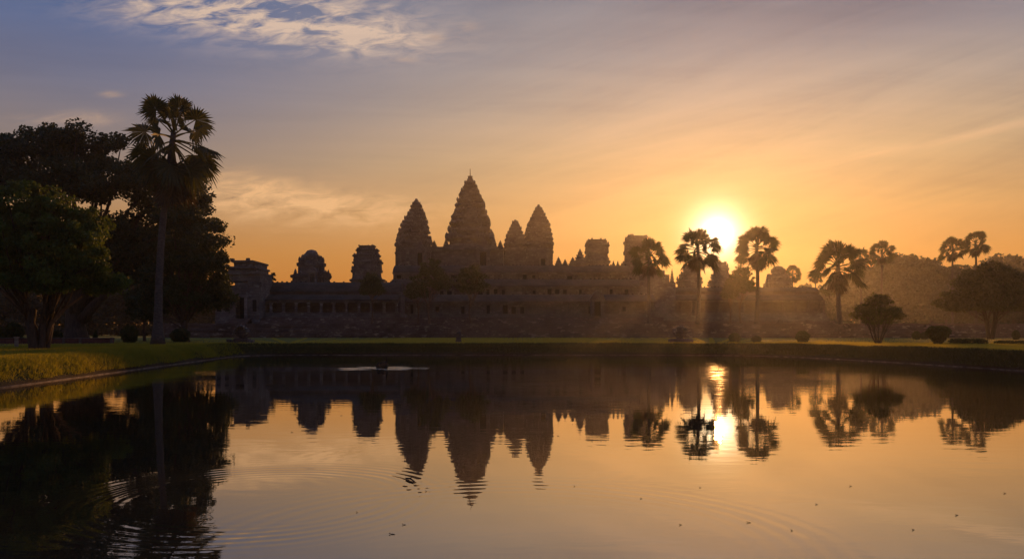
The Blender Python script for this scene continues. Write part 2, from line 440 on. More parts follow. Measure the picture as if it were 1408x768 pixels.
# grass tufts
def grass(name, spots, hgt, wid, lean=.5, mat='grass'):
    n = len(spots); h = hgt * rng.uniform(.5, 1.25, n); a = rng.uniform(0, 2 * np.pi, n); w = wid * rng.uniform(.6, 1.3, n)
    dx, dy = np.cos(a) * w, np.sin(a) * w; lx, ly = rng.normal(0, lean, n) * h, rng.normal(0, lean, n) * h
    B = np.array(spots); V = np.empty((n, 3, 3))
    V[:, 0] = B + np.column_stack([-dx, -dy, -.03 * np.ones(n)]); V[:, 1] = B + np.column_stack([dx, dy, -.03 * np.ones(n)])
    V[:, 2] = B + np.column_stack([lx, ly, h])
    o = link_mesh(name, quad_mesh(name, V, 3), M[mat]); o['kind'] = 'stuff'; return o
def bank_height(o_): return np.interp(o_, offs, hts)
def bank_spots(mask, n, omin, omax, power=1.0):
    idx = np.nonzero(mask)[0]; j = rng.choice(idx, n); u = rng.uniform(0, 1, n) ** power; o_ = omin + (omax - omin) * u
    k = ((o_ > .1) & (o_ < 3)) * 1.0
    f = rng.uniform(0, 1, (n, 1)); j2 = (j + 1) % nE
    P = E[j] * (1 - f) + E[j2] * f + NRM[j] * (o_ + k * (wob[j] * .12 + wob2[j] * .25))[:, None]
    return np.column_stack([P, bank_height(o_) + k * wob[j] * .05])
left = (E[:, 0] < -15) & (E[:, 1] > 20) & (E[:, 1] < 71)
far = (E[:, 1] > 64)
right = (E[:, 0] > 20) & (E[:, 1] > 30)
S = np.concatenate([bank_spots(left, 95000, .12, 2.0), bank_spots(left, 60000, 1.5, 14, 1.3)])
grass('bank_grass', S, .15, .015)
S = bank_spots(left, 900, .1, 1.2); S = np.repeat(S, 16, 0); S[:, :2] += rng.normal(0, .10, (len(S), 2)); grass('tall_bank_grass', S, .22, .013, .7)
S = np.concatenate([bank_spots(far, 42000, .12, 1.3), bank_spots(right, 36000, .12, 1.3)])
grass('shaded_bank_grass', S, .17, .03, mat='grass_painted_shade')
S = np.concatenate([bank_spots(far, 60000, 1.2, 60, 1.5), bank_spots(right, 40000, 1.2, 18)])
grass('lawn_grass', S, .13, .03, .8, 'lawn_blade_painted_sun')

# ------------------------------------------------------------------ haze
hb = MB().box(-560, 560, -500, 560, -3.2, 57)
haze = hb.build('haze', None); haze['kind'] = 'stuff'
m, t, o = newmat('haze_air'); pv = t.nodes.new('ShaderNodeVolumePrincipled')
pv.inputs['Color'].default_value = (.80, .78, .76, 1); pv.inputs['Density'].default_value = HAZE_DENSITY; pv.inputs['Anisotropy'].default_value = .79
t.links.new(pv.outputs[0], o.inputs['Volume']); haze.data.materials.append(m)

# ------------------------------------------------------------------ temple
TER = PZ(444, 137)   # terrace top
def redent(cx, cy, hw):
    q = [(1, .36), (.9, .36), (.9, .58), (.77, .58), (.77, .77), (.58, .77), (.58, .9), (.36, .9), (.36, 1)]
    out = []
    for k in range(4):
        c, s_ = (1, 0, -1, 0)[k], (0, 1, 0, -1)[k]
        out += [(cx + hw * (x * c - y * s_), cy + hw * (x * s_ + y * c)) for x, y in q]
    return out
def petal(mb, x, y, z, w, h, out=(0, 0)):
    """pointed antefix stone leaning a little outward"""
    ox, oy = out
    prof = [(0, .8), (.35, 1.0), (.65, .75), (1.0, .12)]
    k = len(mb.v)
    for f, r in prof:
        for dx, dy in ((-1, -1), (1, -1), (1, 1), (-1, 1)):
            mb.v.append((x + dx * w * r + ox * f, y + dy * w * r + oy * f, z + h * f))
    for i in range(3):
        for j in range(4):
            a = k + i * 4 + j; b = k + i * 4 + (j + 1) % 4; mb.f.append((a, b, b + 4, a + 4))
    mb.f.append((k + 12, k + 13, k + 14, k + 15))
def prasat(cx, d, profile, ntier, name, parent, mat, wall_to=None):
    """lotus-bud tower: profile = [(photo row, half width in photo px)] from apex down"""
    X = PX(cx, d); ys = [p[0] for p in profile]; hs = [p[1] for p in profile]
    hwf = lambda z: float(np.interp(HY - (z - CAM_H) * F / d, ys, hs)) * d / F
    zt, zb = PZ(ys[0], d), PZ(ys[-1], d); zcap = zt - (zt - zb) * .10
    mb = MB(); step = (zcap - zb)
    # tier heights shrink upward
    r = .93; hsum = sum(r ** i for i in range(ntier)); z = zb
    for i in range(ntier):
        h = step * r ** i / hsum; hw = hwf(z + h * .45)
        j = lambda: random.uniform(-.035, .035) * hw
        mb.prism(redent(X + j(), d + j(), hw * .86), z - .02, z + h * .66, .985, (X, d))
        mb.prism(redent(X + j(), d + j(), hw * .99), z + h * .60, z + h * .80, 1.0, (X, d))
        mb.prism(redent(X, d, hw * .90), z + h * .795, z + h * 1.0, .96, (X, d))
        for (ax, ay) in ((1, 0), (-1, 0), (0, 1), (0, -1)):
            if random.random() < .12: continue
            petal(mb, X + ax * hw * .88, d + ay * hw * .88, z + h * .02, hw * .15, h * random.uniform(.6, .85), (ax * h * .04, ay * h * .04))
        for (px_, py_) in redent(X, d, hw * .92):
            if random.random() < .18: continue
            dx, dy = (px_ - X), (py_ - d); L = math.hypot(dx, dy); s_ = random.uniform(.55, 1.5)
            petal(mb, px_ * 1.0 + dx * .05, py_ + dy * .05, z + h * .70, hw * .08 + .08, h * .70 * s_, (dx / L * h * .06, dy / L * h * .06))
        z += h
    hw = hwf(zcap)
    mb.lathe((X, d, z - .05), [(0, hw * 1.0), ((zt - z) * .25, hw * 1.02), ((zt - z) * .35, hw * .78), ((zt - z) * .6, hw * .72), ((zt - z) * .7, hw * .5), ((zt - z) * 1.0, max(.18, hs[0] * d / F * .9))], 10)
    if wall_to is not None:
        zw = wall_to; hw = hwf(zb)
        mb.prism(redent(X, d, hw * .97), zw, zb - .9, 1.0, (X, d)); mb.prism(redent(X, d, hw * 1.03), zb - .95, zb - .5, 1.0, (X, d)); mb.prism(redent(X, d, hw * .98), zb - .55, zb + .02, .97, (X, d))
        mb.prism(redent(X, d, hw * 1.06), zw - .05, zw + .7, .98, (X, d))
    return mb.build(name, mat, parent)
def vault(x0, x1, yf, yb, ze, zr, closed=True):
    """curved corbel roof over yf..yb, eave ze, ridge zr, along x"""
    mb = MB(); n = 7; ym = (yf + yb) / 2; prof = []
    for i in range(n + 1):
        a = i / n; prof.append((yf - .35 + (ym - yf + .35) * a, ze + (zr - ze) * (math.sin(a * math.pi / 2) ** .85)))
    for i in range(n - 1, -1, -1):
        a = i / n; prof.append((yb + .35 - (yb + .35 - ym) * a, ze + (zr - ze) * (math.sin(a * math.pi / 2) ** .85)))
    mb.profile_x(prof[::-1], x0, x1)
    # ridge crest stones
    L = x1 - x0; k = int(abs(L) / .9)
    for i in range(k):
        if random.random() < .3: continue
        x = x0 + (i + .5) * L / k; h = random.uniform(.12, .32); mb.box(x - .16, x + .16, ym - .12, ym + .12, zr - .05, zr + h)
    return mb
def half_roof(x0, x1, yf, yb, ze, zr):
    mb = MB(); n = 5; prof = [(yf - .35, ze - .18)]
    for i in range(n + 1):
        a = i / n; prof.append((yf - .35 + (yb - yf + .35) * a, ze + (zr - ze) * math.sin(a * math.pi / 2) ** .9))
    prof.append((yb, ze - .18)); mb.profile_x(prof[::-1], x0, x1); return mb
def column_mesh(h, w):
    mb = MB(); mb.box(-w * .75, w * .75, -w * .75, w * .75, 0, h * .07).box(-w * .5, w * .5, -w * .5, w * .5, h * .07, h * .9).box(-w * .62, w * .62, -w * .62, w * .62, h * .9, h * .95).box(-w * .78, w * .78, -w * .78, w * .78, h * .95, h)
    me = bpy.data.meshes.new('column'); me.from_pydata(mb.v, [], mb.f); me.update(); return me
def place(me, name, mat, parent, x, y, z):
    return link_mesh(name, me, mat, parent, Vector((x, y, z)) - org(parent))

# --- central temple
CT = thing('temple', (PX(700, 200), 200, TER), 'great stone temple with lotus-bud towers rising behind three tiers of galleries', 'temple')
zm = PZ(339, 214)
MB().box(PX(590, 214), PX(692, 214), 214, 246, PZ(372, 214), zm).box(PX(588, 213), PX(694, 213), 213.2, 247, zm - .9, zm - .35).box(PX(690, 225), PX(726, 225), 225, 250, PZ(372, 214), PZ(349, 225)).build('upper_wall', M['stone'], CT)
def tower(cx, d, prof, nt, wall_py, lab=None):
    o = prasat(cx, d, prof, nt, 'tower', CT, M['stone'], PZ(wall_py, d))
    if lab: o['label'] = lab
    return o
ct = tower(646.5, 229, [(242, 4), (250, 5.2), (256, 8), (262, 10), (270, 13.5), (280, 17.5), (290, 20.5), (300, 23.5), (310, 26), (320, 28), (330, 30.5), (338, 34)], 11, 372, 'tallest central tower with a thin rod on top')
MB().tube([PT(646.5, 243, 229), PT(646.5, 232, 229)], [.13, .07], 6).build('finial', M['stone_dark'], ct)
lt = tower(572.5, 214, [(273, 1.8), (279, 4), (290, 8.5), (300, 12), (310, 15), (320, 17.3), (330, 18.8), (342, 20.5)], 10, 384, 'slender left tower')
tower(562.5, 246, [(295, 2.2), (302, 6), (310, 9.5), (320, 13), (330, 16), (345, 18.5)], 7, 380, 'tower half hidden behind the left tower')
rt = tower(740.5, 214, [(281, 1.8), (289, 4.5), (300, 9.7), (310, 14.2), (320, 17), (330, 18.6), (343, 20)], 10, 384, 'right tower')
tower(708.5, 246, [(302, 1.8), (310, 4.6), (318, 8.4), (326, 11.8), (336, 14.5), (342, 15.5)], 7, 372, 'small tower between the central and right towers')
def spire(cx, d, py0, py1, hw, parent, name='roof_spire'):
    X = PX(cx, d); z0, z1 = PZ(py1, d), PZ(py0, d); h = z1 - z0; w = hw * d / F; mb = MB()
    for i, (a, b, s_) in enumerate(((-.1, .2, 1.0), (.2, .38, .95), (.38, .54, .72), (.54, .68, .55), (.68, .82, .36))):
        mb.prism(redent(X, d, w * s_), z0 + h * a, z0 + h * b - h * .03, .82, (X, d)); mb.prism(redent(X, d, w * s_ * 1.04), z0 + h * b - h * .05, z0 + h * b + .01, 1, (X, d))
    mb.lathe((X, d, z0 + h * .8), [(0, w * .26), (h * .06, w * .24), (h * .2, w * .06)], 8)
    return mb.build(name, M['stone'], parent)
for cx, a, b, w, d in ((597, 330, 341, 4, 216), (613.5, 327, 341, 4, 222), (679, 324, 341, 4, 222), (688, 330, 341, 3.6, 216)): spire(cx, d, a, b, w, CT)
for cx, a, b, w in ((768, 353, 368, 5.5), (777, 356, 368, 4.5), (787.5, 353, 368, 6), (797.5, 342, 368, 9), (843.5, 358, 371, 3), (849.5, 358, 371, 3), (855, 360, 371, 2.6)): spire(cx, 200, a, b, w, CT)
# tier 3 platform and the three gallery tiers below it
def tier(name, d, x0, x1, ytop, yroof, ybot, depth, step, lab):
    X0, X1 = PX(x0, d), PX(x1, d); zb, ze, zr = PZ(ybot, d), PZ(yroof, d), PZ(ytop, d + depth * .5)
    w = MB().box(X0, X1, d + .9, d + depth, zb, ze - .02).box(X0 - .25, X1 + .25, d - .35, d + .95, zb - .6, zb + .22).box(X0 - .1, X1 + .1, d - .15, d + .95, ze - .42, ze - .05)
    wall = w.build('gallery_wall', M['stone'], CT); wall['label'] = lab
    vault(X0, X1, d, d + depth, ze, zr).build('gallery_roof', M['roof'], wall)
    h = ze - .42 - zb - .22; me = column_mesh(h, .36); n = int((X1 - X0) / step)
    for i in range(n + 1):
        x = X0 + .3 + i * (X1 - X0 - .6) / n
        if random.random() < .06: continue
        place(me, 'pillar', M['pale_stone'] if random.random() < .22 else M['stone'], wall, x, d + .25, zb + .22)
    for i in range(n):
        x = X0 + .3 + (i + .5) * (X1 - X0 - .6) / n
        if random.random() < .34:
            q = random.uniform(.16, .30) * step; MB().box(x - q, x + q, d + .80, d + .897, zb + .3 + h * random.choice((0, 0, .25)), zb + .3 + h * random.uniform(.6, .85)).build('window', M['opening_shade'], wall)
    return wall
tier('t3', 196, 540, 866, 365, 374, 386, 9, 2.2, 'top gallery tier below the towers')
tier('t2', 178, 536, 880, 384, 393, 408, 9, 1.7, 'middle gallery tier')
t1 = tier('t1', 160, 546, 902, 405, 414, 433, 8, 1.7, 'lowest gallery tier')
# body filling between the tiers
MB().box(PX(538, 196), PX(868, 196), 204.5, 252, TER - .5, PZ(368, 200)).box(PX(534, 178), PX(880, 178), 186.6, 204.6, TER - .5, PZ(387, 190)).box(PX(546, 160), PX(902, 160), 167.7, 186.7, TER - .5, PZ(409, 172)).box(PX(545, 159), PX(903, 159), 159.2, 167.8, TER - .5, PZ(433, 160) - .3).build('stepped_base', M['stone'], CT)
def porch(cx, d, ptop, proof, pdoor, pbot, hw, parent, name='porch', mat='stone'):
    """projecting doorway with pointed pediment"""
    X = PX(cx, d); w = hw * d / F; zt, zr, zd, zb = (PZ(p, d) for p in (ptop, proof, pdoor, pbot)); mb = MB()
    mb.box(X - w, X - w * .52, d, d + 3, zb, zd).box(X + w * .52, X + w, d, d + 3, zb, zd).box(X - w * 1.05, X + w * 1.05, d - .1, d + 3, zd, zr)
    n = 8; arch = [(X - w * 1.15 + 2.3 * w * i / n, zr + (zt - zr) * (1 - abs(2 * i / n - 1) ** 1.4)) for i in range(n + 1)]
    vs = [(x, d - .25, z) for x, z in arch] + [(x, d + 3, z) for x, z in arch]; m_ = n + 1
    mb.add(vs, [tuple(range(m_)), tuple(range(2 * m_ - 1, m_ - 1, -1))] + [(i, m_ + i, m_ + i + 1, i + 1) for i in range(n)] + [(n, 2 * n + 1, m_, 0)])
    o = mb.build(name, M[mat], parent)
    MB().box(X - w * .5, X + w * .5, d + 1.2, d + 1.5, zb, zd - .01).build('doorway', M['opening_shade'], o)
    return o
porch(664, 209, 326, 343, 346, 372, 9, CT)
porch(577, 207, 332, 344, 347, 372, 7, CT)
porch(747, 209, 345, 352, 355, 375, 6, CT)
porch(822, 157.5, 398, 411, 414, 434, 9, CT)

# --- free-standing worn towers and pavilions
def worn_tower(cx, d, tiers, zbase, label, spikes=(), roundtop=False, mat='stone'):
    """tiers: (row top, row bottom, half width px) from the top down"""
    X = PX(cx, d); o = thing('ruined_tower', (X, d, zbase), label, 'tower', 'worn towers rising behind the galleries')
    mb = MB()
    for i, (a, b, hw) in enumerate(tiers):
        w = hw * d / F; z1, z0 = PZ(a, d), PZ(b, d); h = z1 - z0
        sh = random.uniform(-.12, .12)
        mb.prism(redent(X + sh, d, w * .93), z0 - .03, z1 - h * .3, .97, (X, d)); mb.prism(redent(X + sh, d, w), z1 - h * .34, z1 - h * .1, 1.02, (X, d)); mb.prism(redent(X + sh, d, w * .95), z1 - h * .12, z1 + .01, .9, (X, d))
        for (px_, py_) in redent(X, d, w * .9):
            if random.random() < .45: petal(mb, px_ + random.uniform(-.1, .1), py_, z1 - .08, .14 + w * .03, h * random.uniform(.18, .5))
    if roundtop:
        a, b, hw = tiers[0]; w = hw * d / F; z1 = PZ(a, d); mb.lathe((X, d, z1 - .1), [(0, w * .86), (w * .3, w * .84), (w * .62, w * .6), (w * .74, w * .2)], 12)
    a, b, hw = tiers[-1]; w = hw * d / F
    mb.prism(redent(X, d, w * 1.02), zbase, PZ(b, d) + .02, .98, (X, d))
    mb.build('tower_body', M[mat], o)
    for cx2, r0, r1, w in spikes: spire(cx2, d - .5, r0, r1, w, o, 'corner_spire')
    return o
wt1 = worn_tower(428.5, 172, [(350, 354, 10), (353, 361, 14), (360, 378, 18.5), (377, 392, 26)], TER, 'rounded stepped tower with two corner spikes above the left gallery roof', [(406, 369, 383, 3.2), (451.5, 370, 383, 3)], True)
MB().lathe((PX(430, 168), 168 + .9, PZ(369, 168)), [(0, .02), (.0, .0)], 4)
porch(429, 167.6, 366, 374, 376, 392, 6, wt1, 'niche')
worn_tower(505, 172, [(338, 343, 11), (343, 350, 15.5), (350, 359, 18.5), (359, 370, 20), (370, 384, 20.5), (383, 395, 23)], TER, 'flat-topped tiered tower standing left of the lotus-bud towers')
worn_tower(820.5, 238, [(330, 337, 13.5), (336, 345, 16.5), (344, 358, 16), (357, 372, 18)], TER + 9, 'flat-topped worn tower just right of the row of small roof spires')
worn_tower(876, 238, [(325, 332, 14), (331, 345, 18), (344, 362, 18.5), (361, 376, 20)], TER + 9, 'broad flat-topped tower partly hidden behind the leftmost sunlit palm')
TUR = MB().box(PX(880, 198), PX(921, 198), 198, 206, TER, PZ(377, 198), .1).box(PX(915, 198), PX(929, 198), 198.3, 205, TER, PZ(388, 198), .1).box(PX(884, 198), PX(914, 198), 198.5, 205, PZ(378, 198), PZ(371, 198), .1).build('corner_turret', M['stone'], CT)
worn_tower(948, 226, [(365, 370, 5), (369, 377, 9), (376, 386, 13.5), (385, 400, 17)], TER, 'low stepped tower behind the palm left of the sun', [(924, 369, 392, 3)])
worn_tower(991, 226, [(361, 368, 7.5), (367, 380, 10.5), (379, 390, 13), (389, 402, 17)], TER, 'stepped tower directly below the sun between two palms')
worn_tower(1070, 226, [(372, 380, 9.5), (379, 389, 14.5), (388, 404, 18)], TER, 'small round-topped tower at the right of the far gallery', [(1055, 378, 394, 2.5)], True)

# --- galleries either side
def gallery(x0, x1, ridge, eave, name, label, colstep, rows=(401, 405, 412, 430, 436), ruined=False, d=150):
    X0, X1 = PX(x0, d), PX(x1, d)
    o = thing('gallery', ((X0 + X1) / 2, d, TER), label, 'gallery')
    zr, zc = PZ(ridge, d + 6), PZ(rows[0], d + 3); zh, ze, zb, zf = PZ(rows[1], d + 3), PZ(rows[2], d), PZ(rows[3], d), PZ(rows[4], d)
    MB().box(X0, X1, d + 2.8, d + 9, zb, zc + .02).build('back_wall', M['stone_dark'], o)
    vault(X0, X1, d + 2.8, d + 9, zc, zr).build('roof', M['roof'], o)
    half_roof(X0, X1, d, d + 2.9, ze, zh).build('aisle_roof', M['roof'], o)
    MB().box(X0, X1, d - .1, d + .6, ze - .55, ze - .12).build('lintel', M['stone'], o)
    MB().box(X0 - .4, X1 + .4, d - .9, d + 9.4, zf, zb + .02).box(X0 - .8, X1 + .8, d - 1.5, d + 9.8, TER - .2, zf + .01).build('plinth', M['stone'], o)
    me = column_mesh(ze - .55 - zb, .46); n = int((X1 - X0) / colstep)
    for i in range(n + 1):
        if ruined and random.random() < .25: continue
        place(me, 'column', M['pale_stone'] if (i % 5 == 0 and not ruined) else M['stone'] if not ruined else M['stone_dark'], o, X0 + .4 + i * (X1 - X0 - .8) / n, d + .25, zb + .02)
    return o
gl_ = gallery(352, 548, 388, 410, 'gallery', 'long low gallery with a row of columns left of the lotus-bud towers', 2.27)
gr_ = gallery(880, 1132, 395, 411, 'gallery', 'hazy low gallery right of the sunlit palms ending in a broken corner', 3.3, ruined=True, d=204)
# broken right-hand end of that gallery
be = MB(); x0 = PX(1132, 204)
for i in range(16):
    x = x0 + random.uniform(-.2, 2.8); z = random.uniform(TER, PZ(404 + (x - x0) * 4, 206)); y = 205 + random.uniform(0, 6); be.box(x, x + random.uniform(.5, 1.2), y, y + 1.8, TER, z, .08)
be.build('broken_end', M['stone_dark'], gr_)

# --- corner entrance pavilion at the left
EP = thing('entrance_pavilion', (PX(326, 146), 148, TER), 'dark ruined entrance pavilion with a tall doorway beside the left trees', 'pavilion')
d = 146; ep = MB()
ep.box(PX(296, d), PX(323, d), d, d + 9, TER, PZ(392, d)).box(PX(341, d), PX(356, d), d, d + 9, TER, PZ(386, d)).box(PX(322.9, d), PX(341.1, d), d + 3, d + 9, TER, PZ(386, d)).box(PX(323, d), PX(341, d), d - .05, d + 3.2, PZ(406, d), PZ(388, d))
for a, b, w0, w1 in ((386, 374, 305, 356), (374.5, 366, 312, 351), (366.5, 358, 320, 349), (359, 357.5, 324, 346)):
    ep.box(PX(w0, d), PX(w1, d), d + .6, d + 8, PZ(a, d), PZ(b, d) - .35, .06).box(PX(w0 - 1.5, d), PX(w1 + 1.2, d), d + .2, d + 8.4, PZ(b, d) - .37, PZ(b, d), .05)
for i in range(26):
    x = PX(random.uniform(300, 357), d); z = PZ(random.choice((392, 386, 374, 366, 358)), d); ep.box(x - .3, x + .3, d + .4, d + 1.2, z - .2, z + random.uniform(.1, .55), .05)
ep.build('pavilion_body', M['stone'], EP)
MB().box(PX(323.2, d), PX(340.8, d), d + 2.7, d + 2.99, TER + .4, PZ(406, d)).build('doorway', M['opening_shade'], EP)
MB().box(PX(337, d), PX(341, d), d - .5, d - .06, TER + 1.0, PZ(409, d)).build('door_jamb', M['pale_stone'], EP)
MB().box(PX(321, d), PX(325, d), d - .5, d - .06, TER + 1.0, PZ(409, d)).build('door_jamb', M['stone'], EP)
MB().box(PX(320, d), PX(342.5, d), d - .6, d - .06, PZ(408.9, d), PZ(405, d)).build('lintel', M['pale_stone'], EP)
for xx in (312, 301, 350): MB().box(PX(xx - 2.6, d), PX(xx + 2.6, d), d - .06, d - .003, PZ(428, d), PZ(412, d)).build('window', M['opening_shade'], EP)
st = MB()
for i in range(7): st.box(PX(316, d), PX(346, d), d - .5 - (6 - i) * .45, d - .07, TER - .05, TER + .12 + i * .14)
st.build('steps', M['laterite'], EP)

# --- stepped terrace along the whole front
TW = thing('terrace_wall', (0, 137, LAWN), 'long low stepped stone terrace wall along the foot of the temple', 'terrace wall')
tw0, tw1 = PX(215, 137), 150
def course(y0, y1, z0, z1, name, lip=.12):
    mb = MB(); x = tw0
    while x < tw1:
        L = random.uniform(.9, 2.2); j = random.uniform(-.07, .07); mb.box(x, x + L - .03, y0 + j, y1, z0, z1 - .02 + random.uniform(-.05, .03)); x += L
    return mb
H = TER - LAWN
MB().box(tw0, tw1, 140.9, 262, LAWN - .3, TER - .04).build('terrace_floor', M['laterite'], TW)
for k in range(6):
    z0 = LAWN - .05 + k * H / 6; z1 = LAWN + (k + 1) * H / 6
    course(137 + (k // 2) * 1.3 + (.14 if k % 2 == 0 else 0), 141, z0, z1 - .01, 'c').build('block_course', M['laterite'], TW)
# second step, below the galleries
mb = MB(); x = PX(300, 145)
def stepwall(x0, x1, y, z0, z1):
    x = x0
    while x < x1:
        L = random.uniform(.8, 2.0); mb.box(x, x + L - .03, y + random.uniform(-.08, .08), y + 4, z0, z1 + random.uniform(-.10, .04)); x += L
stepwall(PX(350, 147), PX(905, 147), 146.2, TER - .02, PZ(440, 146)); stepwall(PX(350, 147), PX(905, 147), 147.4, TER, PZ(436, 147.4)); stepwall(PX(905, 147), PX(1150, 147), 147.0, TER, PZ(441, 147))
mb.build('upper_step', M['laterite'], TW)
# stone stumps on the terrace edge
def stump(px, d, py0, hw, z0, label, kind=0):
    X = PX(px, d); w = hw * d / F; h = PZ(py0, d) - z0
    mb = MB().box(X - w * 1.25, X + w * 1.25, d - w, d + w, z0 - .02, z0 + h * .2, .03).box(X - w, X + w, d - w * .8, d + w * .8, z0 + h * .19, z0 + h * .72, .04)
    if kind == 0: mb.lathe((X, d, z0 + h * .7), [(0, w * 1.0), (h * .12, w * 1.12), (h * .2, w * .9), (h * .3, w * .35)], 8)
    else: mb.box(X - w * .8, X + w * .7, d - w * .6, d + w * .6, z0 + h * .7, z0 + h, .05)
    o = mb.build('stone_stump', M['stone_dark'], None, (X, d, z0)); return tag(o, label, 'stone stump', 'stone stumps along the terrace')
stump(1073, 138.6, 439, 2.6, TER - .02, 'stone stump on the terrace below the small round-topped tower', 1)
stump(1110, 138.6, 440, 3.0, TER - .02, 'stone stump on the terrace left of the hazy broad-crowned palm', 1)
stump(1281, 138.6, 440, 2.2, TER - .02, 'round-headed stump on the terrace above the goblet topiary shrub')
stump(1301, 138.6, 439, 1.3, TER - .02, 'thin upright stump on the terrace left of the umbrella tree', 1)
stump(994, 138.6, 437, 1.6, TER - .02, 'thin stump on the terrace in the light shaft between the two sunlit palms', 1)
stump(1241, 138.6, 444, 1.8, TER - .02, 'short stump on the terrace right of the vase-shaped tree')
stump(630.5, 82, 455.5, 3.2, LAWN, 'dark stone marker post alone at the far edge of the lawn', 0)

# ------------------------------------------------------------------ statues at the lawn edge
def naga(px, d, py0, label, seed):
    rs = random.Random(seed); X = PX(px, d); o = thing('naga_statue', (X, d, LAWN), label, 'statue', 'naga statues on the lawn')
    H = PZ(py0, d) - LAWN; s = H / 1.7
    mb = MB().box(X - .95 * s, X + .95 * s, d - .6 * s, d + .6 * s, LAWN - .05, LAWN + .22 * s, .05).box(X - .7 * s, X + .7 * s, d - .45 * s, d + .45 * s, LAWN + .2 * s, LAWN + .42 * s, .05)
    for i in range(14):
        a = rs.uniform(-1.1, 1.1) * s; mb.box(X + a - .2 * s, X + a + .2 * s, d - .75 * s, d - .3 * s, LAWN - .05, LAWN + rs.uniform(.1, .4) * s, .06)
    mb.build('plinth', M['stone_dark'], o)
    b = MB().tube([(X + .1 * s, d + .5 * s, LAWN + .3 * s), (X, d + .2 * s, LAWN + .5 * s), (X, d, LAWN + .9 * s), (X, d - .05 * s, LAWN + 1.2 * s)], [.34 * s, .36 * s, .34 * s, .3 * s], 9)
    # fan-shaped hood
    n = 9; fan = [(-.32, .55), (-.62, .8), (-.74, 1.1), (-.6, 1.38), (-.32, 1.58), (0, 1.66), (.32, 1.58), (.6, 1.38), (.74, 1.1), (.62, .8), (.32, .55)]
    vs = [(X + x * s, d - .16 * s, LAWN + z * s) for x, z in fan] + [(X + x * s, d + .12 * s, LAWN + z * s) for x, z in fan]; m_ = len(fan)
    b.add(vs, [tuple(range(m_)), tuple(range(2 * m_ - 1, m_ - 1, -1))] + [(i, (i + 1) % m_, m_ + (i + 1) % m_, m_ + i) for i in range(m_)])
    b.build('hood', M['stone_dark'], o)
    for x, z in ((-.62, 1.12), (-.5, 1.4), (-.26, 1.6), (0, 1.7), (.27, 1.6), (.5, 1.4), (.62, 1.12)):
        h = MB().tube([(X + x * .75 * s, d - .1 * s, LAWN + (z - .25) * s), (X + x * s, d - .3 * s, LAWN + z * s), (X + x * 1.05 * s, d - .52 * s, LAWN + (z - .03) * s), (X + x * 1.05 * s, d - .66 * s, LAWN + (z - .1) * s)], [.09 * s, .12 * s, .11 * s, .05 * s], 7)
        h.build('serpent_head', M['pale_stone'] if rs.random() < .45 else M['stone'], o)
    return o
naga(333, 80, 447, 'worn naga statue with pale lichen by the left corner of the pond', 3)
naga(935, 81, 448, 'worn naga statue with pale heads on the lawn left of the sun glitter', 5)

# ------------------------------------------------------------------ trees
def clumps(c, rad, n, r, shell=.5, flat=.55):
    """clump centres inside an ellipsoid, biased to its skin, flattened below"""
    v = rng.normal(size=(n, 3)); v /= np.linalg.norm(v, axis=1, keepdims=True)
    q = (shell + (1 - shell) * rng.uniform(0, 1, n)) * (1 + rng.normal(0, .05, n))
    v *= q[:, None]; v[:, 2] = np.where(v[:, 2] < 0, v[:, 2] * flat, v[:, 2])
    return np.column_stack([np.array(c) + v * np.array(rad), r * rng.uniform(.6, 1.35, n)])
def leaves(C, per, size, flat=.7, droop=.3):
    n = len(C) * per; cc = np.repeat(C, per, 0)
    v = rng.normal(size=(n, 3)); v /= np.linalg.norm(v, axis=1, keepdims=True)
    v *= (rng.uniform(0, 1, n) ** .45)[:, None]; v[:, 2] *= flat
    p = cc[:, :3] + v * cc[:, 3:4]
    a = rng.normal(size=(n, 3)); a[:, 2] -= droop; a /= np.linalg.norm(a, axis=1, keepdims=True)
    b = np.cross(a, rng.normal(size=(n, 3))); b /= np.linalg.norm(b, axis=1, keepdims=True) + 1e-9
    L = size * rng.uniform(.6, 1.3, n)[:, None]; W = L * .33
    V = np.empty((n, 4, 3)); V[:, 0] = p - a * L * .5; V[:, 1] = p + b * W; V[:, 2] = p + a * L * .5; V[:, 3] = p - b * W
    return V
def curve_pts(a, b, bend, n=6):
    a, b = Vector(a), Vector(b); out = []
    for i in range(n + 1):
        f = i / n; p = a.lerp(b, f); p += Vector(bend) * math.sin(f * math.pi); out.append(p)
    return out
def limb(mb, a, b, r0, r1, n=6, k=7, bend=.12):
    L = (Vector(b) - Vector(a)).length; bd = (random.gauss(0, bend) * L * .27, random.gauss(0, bend) * L * .5, abs(random.gauss(0, bend)) * L * .4)
    P = curve_pts(a, b, bd, n); mb.tube(P, [r0 + (r1 - r0) * i / n for i in range(n + 1)], k); return P
